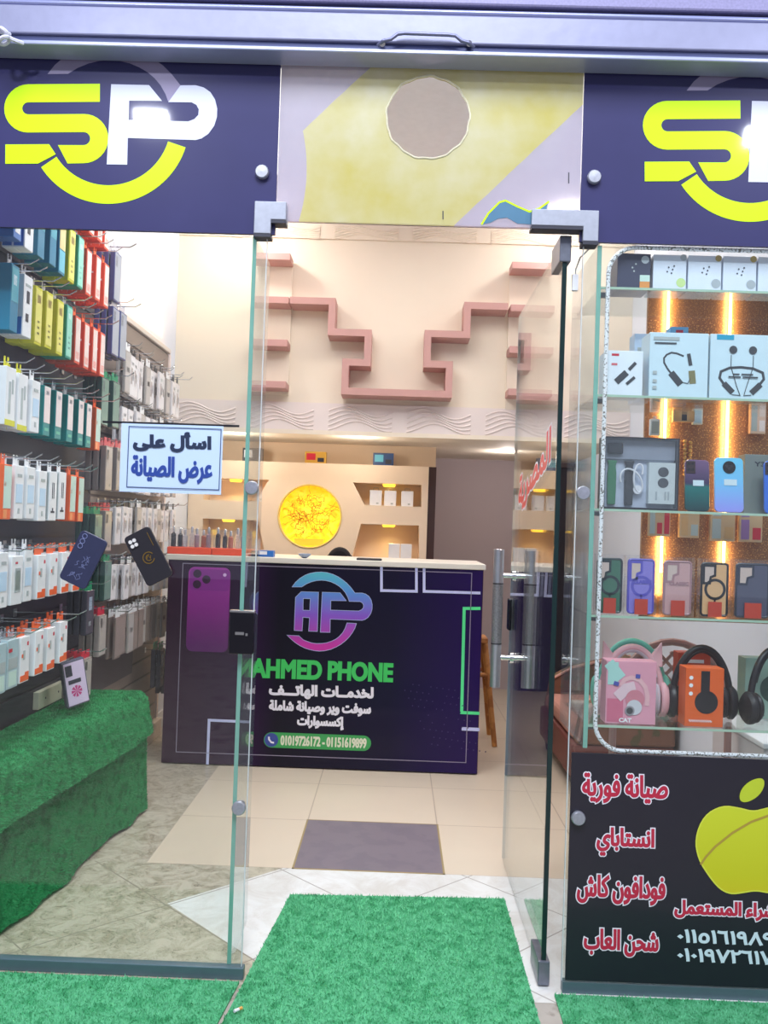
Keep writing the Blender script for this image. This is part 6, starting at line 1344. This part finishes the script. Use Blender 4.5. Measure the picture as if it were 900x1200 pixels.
tag(bpy.data.objects['throw'], 'folded white cloth lying on the brown floral sofa', 'cloth'); bpy.data.objects['throw'].name = 'folded_cloth'
# plastic lattice chair
c = P(787, 800, 3.15); cxx = c.x
t = thing('plastic_chair', 'dusty pink plastic chair with lattice back behind the headphone shelf', 'chair', (cxx, 3.2, 0))
CP_ = mat('pink_brown_plastic', (168, 126, 120), 0.4)
zt = P(787, 752, 3.15).z
mb = MB(); R_ = 0.2
fr = [(cxx-R_, 3.15, 0.38)]+[(cxx-R_*math.cos(a), 3.15-0.0, 0.62+(zt-0.62)*math.sin(a)) for a in [PI*i/16 for i in range(17)]]+[(cxx+R_, 3.15, 0.38)]
mb.tube(fr, 0.013, 8).build('back_frame', CP_, t, smooth=True)
mb = MB()
for k in range(-6, 7):
    for s_ in (1, -1):
        xa_, xb_ = cxx+k*0.045-s_*0.12, cxx+k*0.045+s_*0.12
        seg = [(xa_+(xb_-xa_)*i/10, 0.60+(zt-0.61)*i/10) for i in range(11)]
        seg = [(u, v) for u, v in seg if abs(u-cxx) < (R_-0.012) and (v < 0.62 or ((u-cxx)/R_)**2+((v-0.62)/(zt-0.62))**2 < 0.92)]
        if len(seg) > 1: mb.tube([(u, 3.15, v) for u, v in seg], 0.006, 6)
mb.tube([(cxx-R_, 3.15, 0.60), (cxx+R_, 3.15, 0.60)], 0.009, 8); mb.build('lattice_back', CP_, t, smooth=True)
MB().box(cxx-0.2, cxx+0.2, 3.16, 3.5, 0.37, 0.39).build('seat', CP_, t, bevel=0.01)
for sx_ in (-1, 1):
    for y in (3.17, 3.48): MB().tube([(cxx+sx_*0.17, y, 0.37), (cxx+sx_*0.2, y+(0.02 if y > 3.3 else -0.02), 0.002)], [0.022, 0.016], 8).build('leg', CP_, t, smooth=True)
# white low chest beside it
t = thing('low_chest', 'low white chest on the floor beside the pink lattice chair', 'chest', (1.2, 3.0, 0))
x0 = P(805, 880, 2.95).x; MB().box(max(x0, cxx+0.235), 1.36, 2.93, 3.40, 0.004, 0.56).build('chest_body', mat('chest_white', (220, 214, 216), 0.5, 0, 0.04, 6), t, bevel=0.006); MB().box(max(x0, cxx+0.235)-0.006, 1.362, 2.92, 3.405, 0.561, 0.58).build('chest_lid', WHITE, t, bevel=0.004)
# ceiling light fitting for the main lamp
t = thing('ceiling_light', 'flat white ceiling light panel in the middle of the shop ceiling', 'ceiling light', (0.0, 3.9, 3.02))
MB().box(-0.7, 0.7, 3.4, 4.4, 3.03, 3.049).build('light_frame', WHITE, t);
